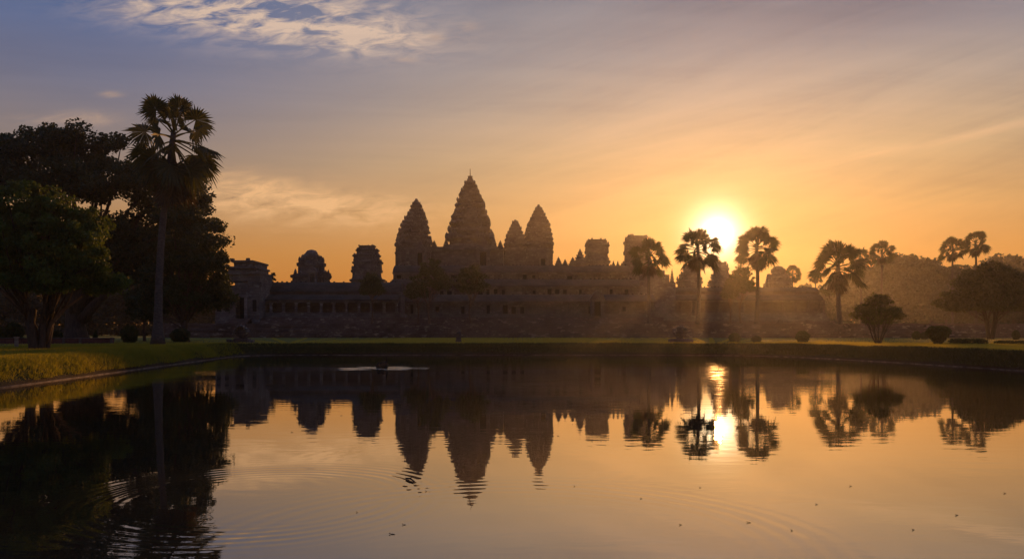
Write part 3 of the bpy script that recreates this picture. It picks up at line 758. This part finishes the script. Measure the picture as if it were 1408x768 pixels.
def tree(name, base, label, cat, trunk_top, r0, crowns, per, leaf, lm, bm='bark', stems=1, group=None, twigs=24, flare=1.5, spread=.4):
    """base Vector; trunk_top height above base; crowns = [(cx,cy,cz offsets, rx,ry,rz, n clumps, clump r)]"""
    o = thing(name, base, label, cat, group); mb = MB(); B = Vector(base)
    C = np.concatenate([clumps(np.array(B) + np.array(c[:3]), c[3:6], int(c[6]), c[7]) for c in crowns])
    tops = []
    for s_ in range(stems):
        a = 2 * math.pi * s_ / stems + .4; sp = spread if stems > 1 else 0
        b0 = B + Vector((math.cos(a) * r0 * .7, math.sin(a) * r0 * .7, -.15)) if stems > 1 else B + Vector((0, 0, -.15))
        tp = B + Vector((math.cos(a) * sp * trunk_top, math.sin(a) * sp * trunk_top, trunk_top * random.uniform(.85, 1.1)))
        rr = r0 * (1 if stems == 1 else .55)
        P = curve_pts(b0, tp, (random.gauss(0, .04) * trunk_top, random.gauss(0, .04) * trunk_top, 0), 7)
        mb.tube(P, [rr * flare, rr * (1 + (flare - 1) * .35), rr, rr * .95, rr * .9, rr * .86, rr * .82, rr * .7], 10); tops.append((P[-1], rr * .7, P))
    idx = rng.choice(len(C), min(twigs, len(C)), replace=False)
    for i in idx:
        tp, rr, P = min(tops, key=lambda q: (q[0] - Vector(C[i, :3])).length); st_ = P[random.randint(4, 7)]
        limb(mb, st_, C[i, :3], rr * random.uniform(.35, .6), max(.02, rr * .06), 5, 6)
    mb.build('trunk', M[bm], o, smooth=True)
    V = leaves(C, per, leaf) - np.array(B)
    link_mesh('crown', quad_mesh('crown', V), M[lm], o)
    return o

# big spreading rain tree behind
d = 96; B = Vector((PX(105, d), d, LAWN)); k = d / F
def off(px, py): return ((px - 105) * k, PZ(py, d) - LAWN)
cr = []
for px_, py_, rx, rz, n in ((70, 245, 95, 50, 90), (150, 255, 85, 42, 80), (-20, 250, 90, 50, 60), (60, 205, 70, 22, 45), (235, 275, 60, 40, 45), (205, 320, 75, 55, 70), (140, 330, 70, 40, 50), (10, 330, 70, 50, 50), (5, 207, 30, 14, 10), (125, 200, 60, 16, 28), (270, 330, 42, 40, 30), (225, 385, 50, 30, 30), (165, 372, 50, 24, 40), (110, 372, 50, 22, 36), (195, 345, 45, 30, 36), (60, 375, 50, 22, 26)):
    ox, oz = off(px_, py_); cr.append((ox, random.uniform(-3, 3), oz, rx * k, rx * k * .8, rz * k, n, 1.35))
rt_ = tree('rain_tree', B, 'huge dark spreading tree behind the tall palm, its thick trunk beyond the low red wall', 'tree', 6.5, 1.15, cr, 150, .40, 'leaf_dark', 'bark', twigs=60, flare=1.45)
# its heavy side limb
mb = MB(); mb.tube([PT(112, 440, d), PT(124, 425, d), PT(138, 410, d), PT(152, 398, d), PT(175, 392, d), PT(205, 375, d)], [.75, .6, .5, .45, .38, .2], 9)
mb.tube([PT(106, 430, d), PT(100, 395, d), PT(80, 360, d), PT(40, 320, d)], [1.0, .8, .6, .25], 9); mb.tube([PT(108, 425, d), PT(118, 390, d), PT(140, 350, d), PT(190, 310, d)], [.9, .7, .5, .2], 9)
mb.build('limb', M['bark'], rt_, smooth=True)
# dark tree right of the palm
d = 86; B = Vector((PX(256, d), d, LAWN)); k = d / F; cr = []
for px_, py_, rx, rz, n in ((262, 330, 45, 40, 60), (245, 300, 38, 24, 36), (285, 355, 40, 40, 55), (235, 380, 48, 45, 60), (275, 405, 45, 34, 55), (215, 410, 36, 34, 34), (205, 425, 24, 20, 16), (300, 400, 16, 36, 16)):
    cr.append(((px_ - 256) * k, random.uniform(-2, 2), PZ(py_, d) - LAWN, rx * k, rx * k * .85, rz * k, n, .95))
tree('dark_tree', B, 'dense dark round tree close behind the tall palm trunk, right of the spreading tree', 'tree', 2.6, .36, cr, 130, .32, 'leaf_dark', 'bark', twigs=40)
# slim tree between
d = 92; B = Vector((PX(199, d), d, LAWN)); k = d / F
tree('slim_tree', B, 'slim-trunked small dark tree just left of the tall palm trunk', 'tree', 2.8, .16, [((px_ - 199) * k, 0, PZ(py_, d) - LAWN, rx * k, rx * k, rz * k, n, .7) for px_, py_, rx, rz, n in ((199, 415, 26, 22, 40), (188, 428, 14, 10, 14))], 90, .3, 'leaf_dark', 'bark', twigs=12)
# near leafy tree with several stems
d = 50; B = Vector((PX(54, d), d, LAWN)); k = d / F; cr = []
for px_, py_, rx, rz, n in ((60, 330, 70, 55, 110), (40, 285, 52, 36, 60), (100, 315, 44, 34, 55), (115, 355, 48, 36, 60), (20, 360, 60, 50, 60), (75, 385, 60, 32, 60), (125, 385, 34, 28, 34), (-15, 320, 50, 45, 40), (35, 262, 18, 12, 10)):
    cr.append(((px_ - 54) * k, random.uniform(-1, 1), PZ(py_, d) - LAWN, rx * k, rx * k * .9, rz * k, n, .58))
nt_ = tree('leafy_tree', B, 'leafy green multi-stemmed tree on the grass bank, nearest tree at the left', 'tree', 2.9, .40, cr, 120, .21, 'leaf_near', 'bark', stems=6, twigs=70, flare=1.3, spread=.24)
mb = MB(); mb.tube([PT(50, 468, d), PT(42, 440, d), PT(30, 425, d), PT(14, 410, d), PT(-6, 392, d)], [.28, .2, .15, .12, .06], 8); mb.tube([PT(62, 472, d), PT(70, 445, d), PT(88, 425, d), PT(112, 408, d)], [.16, .13, .1, .05], 8)
mb.tube([PT(58, 470, d), PT(63, 440, d), PT(80, 410, d), PT(86, 385, d)], [.16, .12, .09, .04], 8); mb.build('branch', M['bark_pale'], nt_, smooth=True)

# small garden trees in front of the temple, standing on the terrace
def lollipop(px, d, pbase, top, bot, hw, label, seed, blobs=None, lm='leaf_mid'):
    k = d / F; B = Vector((PX(px, d), d, TER if d > 137 else LAWN)); mid = (top + bot) / 2; rz = (bot - top) / 2; cr = []
    for bx, by, rx, rr in (blobs or [(0, 0, .85, .8), (-.35, .25, .6, .6), (.4, .2, .55, .6), (0, -.35, .55, .5)]):
        cr.append((bx * hw * k, random.uniform(-.4, .4), PZ(mid + by * rz, d) - B.z, rx * hw * k, rx * hw * k, rr * rz * k, 40, .55))
    return tree('garden_tree', B, label, 'tree', max(.8, PZ(bot, d) - B.z + .3), .15, cr, 55, .30, lm, 'bark_pale', group='young trees before the temple', twigs=16)
lollipop(511, 141, 442, 372, 415, 19, 'young tree with a small round crown before the flat-topped tiered tower', 1)
lollipop(591, 141, 442, 354, 416, 32, 'broad round-crowned young tree before the left lotus-bud tower', 2, [(.15, -.1, .7, .85), (-.5, .3, .5, .6), (.5, .15, .5, .6), (.1, -.45, .55, .5)])
lollipop(648, 141, 442, 359, 414, 28, 'round-crowned young tree directly before the central tower', 3)
lollipop(574, 143.5, 442, 385, 416, 18, 'small young tree tucked left behind the broad one before the left tower', 4)
lollipop(1019, 142, 442, 362, 415, 21, 'leafy young tree left of the palm at the right side of the sun', 5)
lollipop(1004, 143, 442, 382, 418, 11, 'narrow young tree in the sun glow right of the sun reflection column', 6)
# tiny tree on the roof beside the entrance pavilion, creeper on the broken corner
d = 151; k = d / F; B = Vector((PX(362, d), d + 5.5, PZ(390, d + 6)))
tree('roof_sapling', B, 'tiny sapling growing on the gallery roof beside the entrance pavilion', 'sapling', 1.0, .08, [(0, 0, 1.5, .9, .7, .8, 12, .28), (.5, 0, .9, .5, .4, .4, 5, .2), (-.6, 0, 1.0, .45, .4, .5, 5, .2)], 24, .28, 'leaf_dark', twigs=12)
B = PT(1141, 410, 204)
tree('wall_creeper', B, 'creeper bush clinging to the broken corner of the hazy gallery', 'creeper', .8, .1, [(0, 0, 1.3, 1.5, 1.3, 1.2, 16, .55), (-1.9, 0, 1.8, 1.2, 1, .7, 8, .45)], 40, .42, 'leaf_mid', twigs=8)

# vase-shaped small tree, right lawn
d = 71; k = d / F; B = Vector((PX(1208, d), d, LAWN))
tree('vase_tree', B, 'small vase-shaped tree with many thin stems on the right lawn', 'tree', 1.7, .12, [((px_ - 1208) * k, 0, PZ(py_, d) - LAWN, rx * k, rx * k, rz * k, n, .34) for px_, py_, rx, rz, n in ((1208, 424, 26, 17, 90), (1190, 432, 17, 12, 40), (1226, 433, 15, 12, 36), (1208, 412, 15, 9, 24), (1208, 440, 20, 9, 30))], 38, .20, 'leaf_bush', 'bark', stems=8, twigs=60, flare=1.2, spread=.42)
# umbrella tree
d = 116; k = d / F; B = Vector((PX(1362, d), d, LAWN))
tree('umbrella_tree', B, 'broad umbrella-shaped tree on the right lawn at the edge of the picture', 'tree', 4.2, .34, [((px_ - 1362) * k, random.uniform(-1.5, 1.5), PZ(py_, d) - LAWN, rx * k, rx * k * .9, rz * k, n, .8) for px_, py_, rx, rz, n in ((1362, 398, 56, 36, 130), (1325, 415, 32, 17, 50), (1395, 405, 36, 28, 60), (1370, 378, 32, 17, 36), (1345, 385, 28, 20, 36), (1360, 420, 54, 10, 60), (1312, 421, 20, 9, 26), (1412, 420, 24, 10, 26))], 100, .36, 'leaf_mid', 'bark', stems=5, twigs=50, flare=1.25, spread=.26)

# shrubs
def shrub(px, d, top, bot, hw, label, shape='round', cat='shrub', lm='leaf_bush'):
    k = d / F; z1 = PZ(top, d); H = z1 - LAWN; w = hw * k; X = PX(px, d); B = Vector((X, d, LAWN)); o = thing('shrub', B, label, cat)
    n = 420; u = rng.uniform(0, 1, n); th = rng.uniform(0, 2 * np.pi, n); rr = np.sqrt(rng.uniform(.35, 1, n))
    if shape == 'round': prof = np.sin(np.pi * np.clip(u * .86 + .1, 0, 1)) ** .6
    elif shape == 'goblet': prof = np.interp(u, [0, .12, .35, .7, .88, 1], [.22, .30, .66, 1, .96, .6])
    elif shape == 'cone': prof = 1 - u * .92
    else: prof = np.interp(u, [0, .7, 1], [1, 1, .8])
    C = np.column_stack([w * prof * rr * np.cos(th), (w if shape != 'hedge' else min(w, 1.1)) * prof * rr * np.sin(th), H * (.06 + .92 * u), np.full(n, min(w, H) * .14)])
    mb = MB()
    for i in range(5): mb.tube([B + Vector((random.uniform(-.05, .05), random.uniform(-.05, .05), -.05)), B + Vector((random.uniform(-.4, .4) * w, random.uniform(-.4, .4) * w, H * .7))], [.05, .02], 5)
    mb.build('stems', M['bark'], o); link_mesh('foliage', quad_mesh('foliage', leaves(C, 22, min(w, H) * .16 + .05)), M[lm], o); return o
shrub(1290, 68, 449, 474, 15, 'dark clipped goblet-shaped topiary shrub on the right lawn', 'goblet')
shrub(1103.5, 80, 455, 471, 9, 'round clipped shrub on the lawn left of the vase-shaped tree')
shrub(1040, 83, 462, 470, 6.5, 'low flat round shrub right of the sun glitter, second from the pond centre')
shrub(1010, 83, 458, 470, 7.5, 'rounded shrub in the sun glow at the foot of the thin young trees')
shrub(1260, 108, 455.5, 466, 5.5, 'small clipped shrub in front of the terrace, left of the goblet topiary')
shrub(1271, 110, 456.5, 466, 5, 'pale loose shrub tucked beside the small clipped one left of the goblet topiary', lm='leaf_mid')
shrub(1331, 70, 465.5, 475, 25, 'low spreading hedge below the umbrella tree', 'hedge', 'hedge')
shrub(1394, 71, 468, 476, 26, 'lowest strip of hedge at the right edge of the lawn', 'hedge', 'hedge')
shrub(1397, 106, 454, 467, 5, 'hazy loose shrub right of the umbrella tree trunk', lm='leaf_mid')
shrub(178, 78, 448, 469, 11, 'dark clipped round shrub left of the tall palm base')
shrub(19, 84, 444, 463, 12, 'dark rounded shrub behind the leafy multi-stemmed tree')
shrub(1, 80, 450, 470, 6, 'dark pointed shrub at the left edge of the picture', 'cone')
shrub(131, 84, 453, 468, 4.5, 'small cone-shaped shrub behind the low wall right of the thick trunk', 'cone')
shrub(72, 86, 455, 468, 12, 'low dark shrub left of the thick trunk behind the low wall', 'hedge')
shrub(248, 84, 452, 470, 13, 'dark loose shrub between the tall palm and the dark tree trunk', lm='leaf_dark')

# low red-brown wall at the left
LW = thing('low_wall', (PX(80, 71), 71.5, LAWN), 'low red-brown wall running behind the leafy tree at the left', 'wall')
zt = PZ(465.5, 71); mb = MB().box(PX(-110, 71), PX(150, 71), 71.5, 71.9, LAWN - .2, zt)
mb.build('wall_panel', M['redwall'], LW)
MB().box(PX(-110, 71), PX(150, 71) + .05, 71.42, 71.98, zt, zt + .09).build('coping', M['stone_dark'], LW)
for px_ in (-60, 18, 84, 107, 150): MB().box(PX(px_ - 1.8, 71), PX(px_ + 1.8, 71), 71.36, 71.47, LAWN - .2, zt + .12).build('pier', M['stone_dark'], LW)
MB().box(PX(21, 51), PX(24.5, 51), 50.9, 51.15, LAWN - .1, PZ(464, 51)).box(PX(20.6, 51), PX(24.9, 51), 50.86, 51.19, PZ(464, 51), PZ(463, 51))
o = MB().box(PX(21, 56), PX(24.5, 56), 55.9, 56.1, LAWN - .1, PZ(464, 56)).box(PX(20.4, 56), PX(25.1, 56), 55.85, 56.15, PZ(464.02, 56), PZ(462.5, 56)).build('marker_post', M['pale_stone'], None, (PX(23, 56), 56, LAWN)); tag(o, 'short pale post left of the leafy multi-stemmed tree', 'post')

# ------------------------------------------------------------------ palms
def frond_quads(phi, th, roll, Lp, Rf, droop, nb=28, span=2.55, rs=None):
    """one fan leaf: petiole and radiating blades; returns (n,4,3)"""
    rs = rs or random; Q = []
    c, s = math.cos, math.sin
    Rz = np.array([[c(phi), -s(phi), 0], [s(phi), c(phi), 0], [0, 0, 1]]); Ry = np.array([[c(-th), 0, s(-th)], [0, 1, 0], [-s(-th), 0, c(-th)]]); Rx = np.array([[1, 0, 0], [0, c(roll), -s(roll)], [0, s(roll), c(roll)]])
    Mx = Rz @ Ry; Mf = Mx @ Rx
    def drop(p, base=np.zeros(3)): r = np.linalg.norm(p); return p + np.array([0, 0, -droop * r * r])
    n = 4
    for i in range(n):
        a0, a1 = Lp * i / n, Lp * (i + 1) / n; w0, w1 = .07 - .03 * i / n, .07 - .03 * (i + 1) / n
        for e in ((0, 1, 0), (0, 0, 1)):
            e = np.array(e, float); Q.append([drop(Mx @ (np.array([a0, 0, 0]) - e * w0)), drop(Mx @ (np.array([a0, 0, 0]) + e * w0)), drop(Mx @ (np.array([a1, 0, 0]) + e * w1)), drop(Mx @ (np.array([a1, 0, 0]) - e * w1))])
    hub = Mx @ np.array([Lp, 0, 0]); da = 2 * span / nb
    for i in range(nb):
        a = -span + (i + .5) * da + rs.gauss(0, .015); R_ = Rf * (.66 + .34 * math.cos(a * .55)) * rs.uniform(.88, 1.08)
        fold = .18 * abs(math.sin(a)) ; dirv = np.array([c(a), s(a), -fold]); side = np.array([-s(a), c(a), 0]); m_ = .58 * R_; w = m_ * math.tan(da / 2) * 1.12
        tip = hub + Mf @ (dirv * R_) + np.array([0, 0, -rs.uniform(.02, .16) * R_]); mid = hub + Mf @ (dirv * m_); Sd = Mf @ side * w
        zz = Mf @ np.array([0, 0, .03 * Rf * (1 if i % 2 else -1)])
        Q.append([drop(hub), drop(mid - Sd + zz), drop(tip), drop(mid + Sd - zz)])
    return np.array(Q)
def palm_fronds(rs, Lp, Rf, n=34, scale=1.0, lo=125):
    """list of frond arrays round the growing point (origin), top ones upright, lower ones hanging"""
    out = []
    for i in range(n):
        f = i / (n - 1); th = R(82 - lo * f + rs.uniform(-10, 10)); phi = i * 2.39996 + rs.uniform(-.25, .25)
        L = Lp * rs.uniform(.85, 1.15) * (1.0 if f > .1 else .8); Rr = Rf * rs.uniform(.85, 1.1)
        q = frond_quads(phi, th, rs.choice((-1, 1)) * rs.uniform(.35, 1.45), L, Rr, .03 + .035 * f, rs=rs); q[:, :, 2] += -(f ** 1.3) * Lp * .45; out.append(q * scale)
    return out
def palm_skirt(rs, Lp, Rf, n=16):
    out = []
    for i in range(n):
        q = frond_quads(i * 2.39996 + rs.uniform(-.3, .3), R(rs.uniform(-84, -46)), rs.uniform(-.7, .7), Lp * rs.uniform(.5, .95), Rf * rs.uniform(.7, 1.0), .02, nb=18, span=1.5, rs=rs)
        q[:, :, 2] -= rs.uniform(.5, 1.5) * Lp * .7; out.append(q)
    return out
def trunk_tube(B, top, r0, r1, lean, flare=1.6):
    pts_, rad = [], []; n = 22
    for i in range(n + 1):
        f = i / n; pts_.append(B.lerp(top, f) + Vector((lean * math.sin(f * math.pi), 0, 0))); r = r0 + (r1 - r0) * f
        r *= 1 + (flare - 1) * math.exp(-f * 16); rad.append(r * (1.03 if i % 2 else .985))
    return MB().tube([p - Vector((0, 0, .2)) if i == 0 else p for i, p in enumerate(pts_)], rad, 12)
# the tall palm
d = 66; rs = random.Random(11); B = Vector((PX(217, d), d, LAWN)); top = PT(239, 181, d)
TP = thing('sugar_palm', B, 'tall slender fan palm on the grass bank, towering over the dark trees at the left', 'palm tree', 'fan palms')
tm = trunk_tube(B, top, .315, .22, -.35, 2.1); tm.build('trunk', M['bark_palm'], TP, smooth=True)
for q in palm_fronds(rs, 2.45, 1.62, 24):
    link_mesh('frond', quad_mesh('frond', q), M['palm_leaf'], TP, top - B)
for i in range(13):
    q = frond_quads(i * 2.39996 + .8, R(rs.uniform(-58, -22)), rs.choice((-1, 1)) * rs.uniform(.2, 1.3), 2.35 * rs.uniform(.85, 1.1), 1.75 * rs.uniform(.9, 1.1), .05, rs=rs); q[:, :, 2] -= rs.uniform(.7, 1.5)
    link_mesh('frond', quad_mesh('frond', q), M['palm_leaf'], TP, top - B)
S_ = palm_skirt(rs, 2.4, 1.8, 20); link_mesh('dead_frond_skirt', quad_mesh('dead_frond_skirt', np.concatenate([q - np.array([0, 0, 1.1]) for q in S_])), M['palm_dead'], TP, top - B)
# the other palms: one mesh crown each, three crown shapes
CROWN = []
for s_ in range(4):
    rs = random.Random(20 + s_); fr = palm_fronds(rs, 2.0, 1.5, 24, lo=108); sk = palm_skirt(rs, 1.35, 1.4, 20 if s_ != 3 else 30)
    CROWN.append((quad_mesh('crown', np.concatenate(fr)), quad_mesh('dead_frond_skirt', np.concatenate(sk))))
    CROWN[-1][0].materials.append(M['palm_leaf']); CROWN[-1][1].materials.append(M['palm_dead'])
def palm(px, pxb, d, ctop, cbot, hw, zbase, label, v, rot):
    """crown between rows ctop..cbot, half width hw"""
    k = d / F; B = Vector((PX(pxb, d), d, zbase)); sc = hw * k / 3.0; top = PT(px, ctop, d) - Vector((0, 0, 3.0 * sc))
    o = thing('sugar_palm', B, label, 'palm tree', 'fan palms')
    trunk_tube(B, top, .30 * max(.8, sc), .2 * max(.8, sc), random.uniform(-.2, .2), 1.35).build('trunk', M['bark_palm'], o, smooth=True)
    for me_, nm in zip(CROWN[v], ('crown', 'dead_frond_skirt')):
        c = link_mesh(nm, me_, None, o, top - B); c.scale = (sc, sc, sc); c.rotation_euler = (0, 0, rot)
    return o
palm(893, 893, 142, 325, 390, 27, TER, 'fan palm before the broad flat-topped tower, leftmost of the sunlit palms', 0, .4)
palm(959.5, 959.5, 142, 308, 382, 31, TER, 'sunlit fan palm with the sun shining just right of its crown', 1, 1.3)
palm(1040.5, 1040.5, 142, 307, 376, 30, TER, 'sunlit fan palm just right of the sun', 2, 2.2)
palm(1152.5, 1154, 140, 325, 396, 36, TER, 'broad-crowned hazy fan palm right of the far gallery', 3, .9)
palm(1183, 1183, 205, 338, 372, 15, LAWN, 'small fan palm peeping out behind the broad-crowned hazy palm', 1, 4.0)
palm(1213, 1213, 195, 329, 366, 17, LAWN, 'thin hazy fan palm above the vase-shaped tree', 0, 2.9)
palm(1310, 1310, 190, 323, 366, 17, LAWN, 'left one of the pair of far fan palms over the hazy tree line', 2, .2)
palm(1341.5, 1342, 190, 315, 362, 18, LAWN, 'right, taller one of the pair of far fan palms over the hazy tree line', 1, 5.1)
palm(1090, 1090, 235, 363, 390, 12, LAWN, 'tiny far fan palm beside the small round-topped tower', 0, 1.9)
palm(1121, 1121, 235, 370, 394, 9, LAWN, 'tiniest far fan palm half hidden left of the broad-crowned hazy palm', 2, 3.3)

# ------------------------------------------------------------------ hazy tree lines
def crown_variant(seed):
    C = np.concatenate([clumps((0, 0, 7.5), (5.2, 5.2, 4.2), 90, 1.0), clumps((2.2, 0, 9.5), (3, 3, 2.6), 40, .9), clumps((-2.5, 1, 8.4), (3, 3, 2.4), 40, .9), clumps((0, 0, 4.2), (5.0, 5.0, 2.8), 60, 1.1), clumps((0, 0, 1.2), (5.2, 5.2, 1.4), 40, 1.0)])
    me_ = quad_mesh('crown', leaves(C, 34, .62)); me_.materials.append(M['leaf_far']); return me_
FARC = [crown_variant(i) for i in range(4)]
mb = MB(); mb.tube([(0, 0, -.3), (0, 0, 2), (.15, 0, 5)], [.5, .36, .28], 8)
for i in range(8):
    a = i * .8; limb(mb, (.1, 0, 3.2 + .2 * i), (3 * math.cos(a), 3 * math.sin(a), 7 + random.uniform(0, 2.5)), .2, .04)
FART = bpy.data.meshes.new('trunk'); FART.from_pydata(mb.v, [], mb.f); FART.update(); FART.materials.append(M['bark'])
def far_tree(px, d, top, label, group, wide=1.0):
    B = Vector((PX(px, d), d, LAWN)); s_ = (PZ(top, d) - LAWN) / 12.2; o = thing('woodland_tree', B, label, 'tree', group)
    for me_, nm in ((FART, 'trunk'), (random.choice(FARC), 'crown')):
        c = link_mesh(nm, me_, None, o); c.scale = (s_ * wide, s_ * wide, s_)
    o.rotation_euler.z = random.uniform(0, 6.28)
    return o
gR = 'hazy trees of the far right tree line'
lab = 'hazy brown tree in the continuous tree line beyond the right lawn'
for px_, d_, tp in ((1240, 215, 349), (1262, 218, 347), (1226, 225, 356), (1285, 228, 360), (1305, 226, 372), (1325, 230, 370), (1352, 228, 362), (1378, 222, 351), (1402, 224, 349), (1432, 226, 350), (1200, 240, 372), (1178, 245, 380), (1155, 250, 386), (1130, 255, 388), (1108, 258, 390), (1462, 220, 348), (1490, 224, 345), (1340, 205, 385), (1270, 203, 380), (1395, 200, 378), (1225, 206, 385)):
    far_tree(px_, d_ * 1.4, tp, lab, gR, 1.2)
gL = 'misty trees of the far left tree line'
lab = 'dim misty tree in the tree line behind the left trees'
for px_, d_, tp in ((-60, 190, 385), (-20, 200, 380), (20, 195, 392), (60, 205, 385), (95, 198, 390), (130, 206, 384), (165, 196, 392), (200, 204, 388), (235, 198, 390), (268, 206, 392), (295, 214, 396), (-100, 195, 380), (-140, 200, 375)):
    far_tree(px_, d_, tp, lab, gL, 1.3)
# far wood closing the horizon (one mass)
Cw = []
for i in range(1500):
    a = rng.uniform(R(-75), R(75)); r = rng.uniform(350, 415); Cw.append((r * math.sin(a), r * math.cos(a), LAWN + rng.uniform(0, 9.5), rng.uniform(2.5, 4.0)))
fw = link_mesh('far_woods', quad_mesh('far_woods', leaves(np.array(Cw), 40, 1.6)), M['leaf_far']); fw['kind'] = 'stuff'

# ------------------------------------------------------------------ things on the pond
d = 48; X = PX(527, d); k = d / F
o = thing('waterlogged_stump', (X, d, 0), 'dark waterlogged stump with an upright twig amid ruffled water', 'stump')
mb = MB(); mb.tube([(X - .28, d, -.15), (X - .26, d, .2), (X - .24, d + .02, .34)], [.16, .15, .1], 9).tube([(X + .05, d, -.15), (X + .06, d, .3), (X + .1, d, .40)], [.24, .2, .12], 9).tube([(X + .02, d - .1, -.1), (X - .35, d, .12), (X - .12, d + .1, .28)], [.14, .13, .08], 8)
mb.build('stump_body', M['wet_wood'], o, smooth=True)
MB().tube([(X + .2, d, -.1), (X + .23, d, .35), (X + .2, d, .55), (X + .14, d, .75)], [.05, .045, .03, .012], 6).build('twig', M['wet_wood'], o, smooth=True)
def float_leaf(px, py, L, rot, label):
    d = CAM_H * F / (py - HY); X = PX(px, d); n = 8; mb = MB(); c, s = math.cos(rot), math.sin(rot)
    out = [(-.5, 0), (-.3, .16), (0, .23), (.3, .15), (.5, 0), (.3, -.15), (0, -.23), (-.3, -.16)]
    rim = [(X + L * (x * c - y * s), d + L * (x * s + y * c), .004 + .05 * L * abs(x)) for x, y in out]
    low = [(x, y, z - .003) for x, y, z in rim]
    mb.add([(X, d, .008)] + rim + low, [(0, 1 + i, 1 + (i + 1) % n) for i in range(n)] + [(1 + i, 9 + i, 9 + (i + 1) % n, 1 + (i + 1) % n) for i in range(n)] + [tuple(range(16, 8, -1))])
    mb.tube([(X - L * .5 * c, d - L * .5 * s, .01), (X - L * .8 * c, d - L * .8 * s, .012)], [.006, .004], 5)
    o = mb.build('floating_leaf', M['dry_leaf'], None, (X, d, 0)); return tag(o, label, 'leaf', 'leaves and bits floating on the pond')
for px_, py_, L, lab in ((540, 734, .20, 'large dry leaf floating in the ripple rings, nearest leaf left of centre'), (556, 721, .12, 'small dry leaf floating just beyond the large one left of centre'), (491, 704, .05, 'speck of leaf floating inside the ripple rings'), (1089, 729, .07, 'dark floating speck below the right sun-side palm reflection'), (882, 685, .09, 'small leaf floating below the glitter, between tower and sun reflections'), (936, 721, .10, 'pale-edged leaf floating at lower centre right'), (1030, 718, .14, 'longest leaf of the lower right water, below the sun reflection'), (1316, 708, .12, 'floating leaf at far lower right'), (1256, 728, .09, 'small leaf at the lower right, nearest to the camera there'), (1170, 668, .12, 'leaf floating below the broad-crowned palm reflection'), (1123, 693, .08, 'tiny leaf left of the leaf below the broad palm reflection'), (768, 599, .15, 'leaf floating right of the right tower reflection'), (470, 571, .16, 'leaf floating between the two left tower reflections'), (402, 594, .16, 'leaf floating below the round-topped tower reflection'), (586, 675, .07, 'leaf speck right of the floating stick'), (790, 668, .06, 'leaf speck floating below the right tower reflection'), (1382, 678, .10, 'leaf floating close to the right edge of the water'), (963, 670, .08, 'leaf speck floating just below the left sunlit palm reflection')):
    float_leaf(px_, py_, L * .27, random.uniform(-.5, .5), lab)
d = CAM_H * F / (660 - HY); o = MB().tube([(PX(557, d), d + .08, .02), (PX(564, d), d, .03), (PX(572, d), d - .14, .01)], [.010, .014, .007], 6).tube([(PX(563, d), d, .03), (PX(569, d), d + .02, .06)], [.008, .004], 5).build('floating_stick', M['wet_wood'], None, (PX(564, d), d, 0))
tag(o, 'short dark stick floating at the tip of the left tower reflection', 'stick')
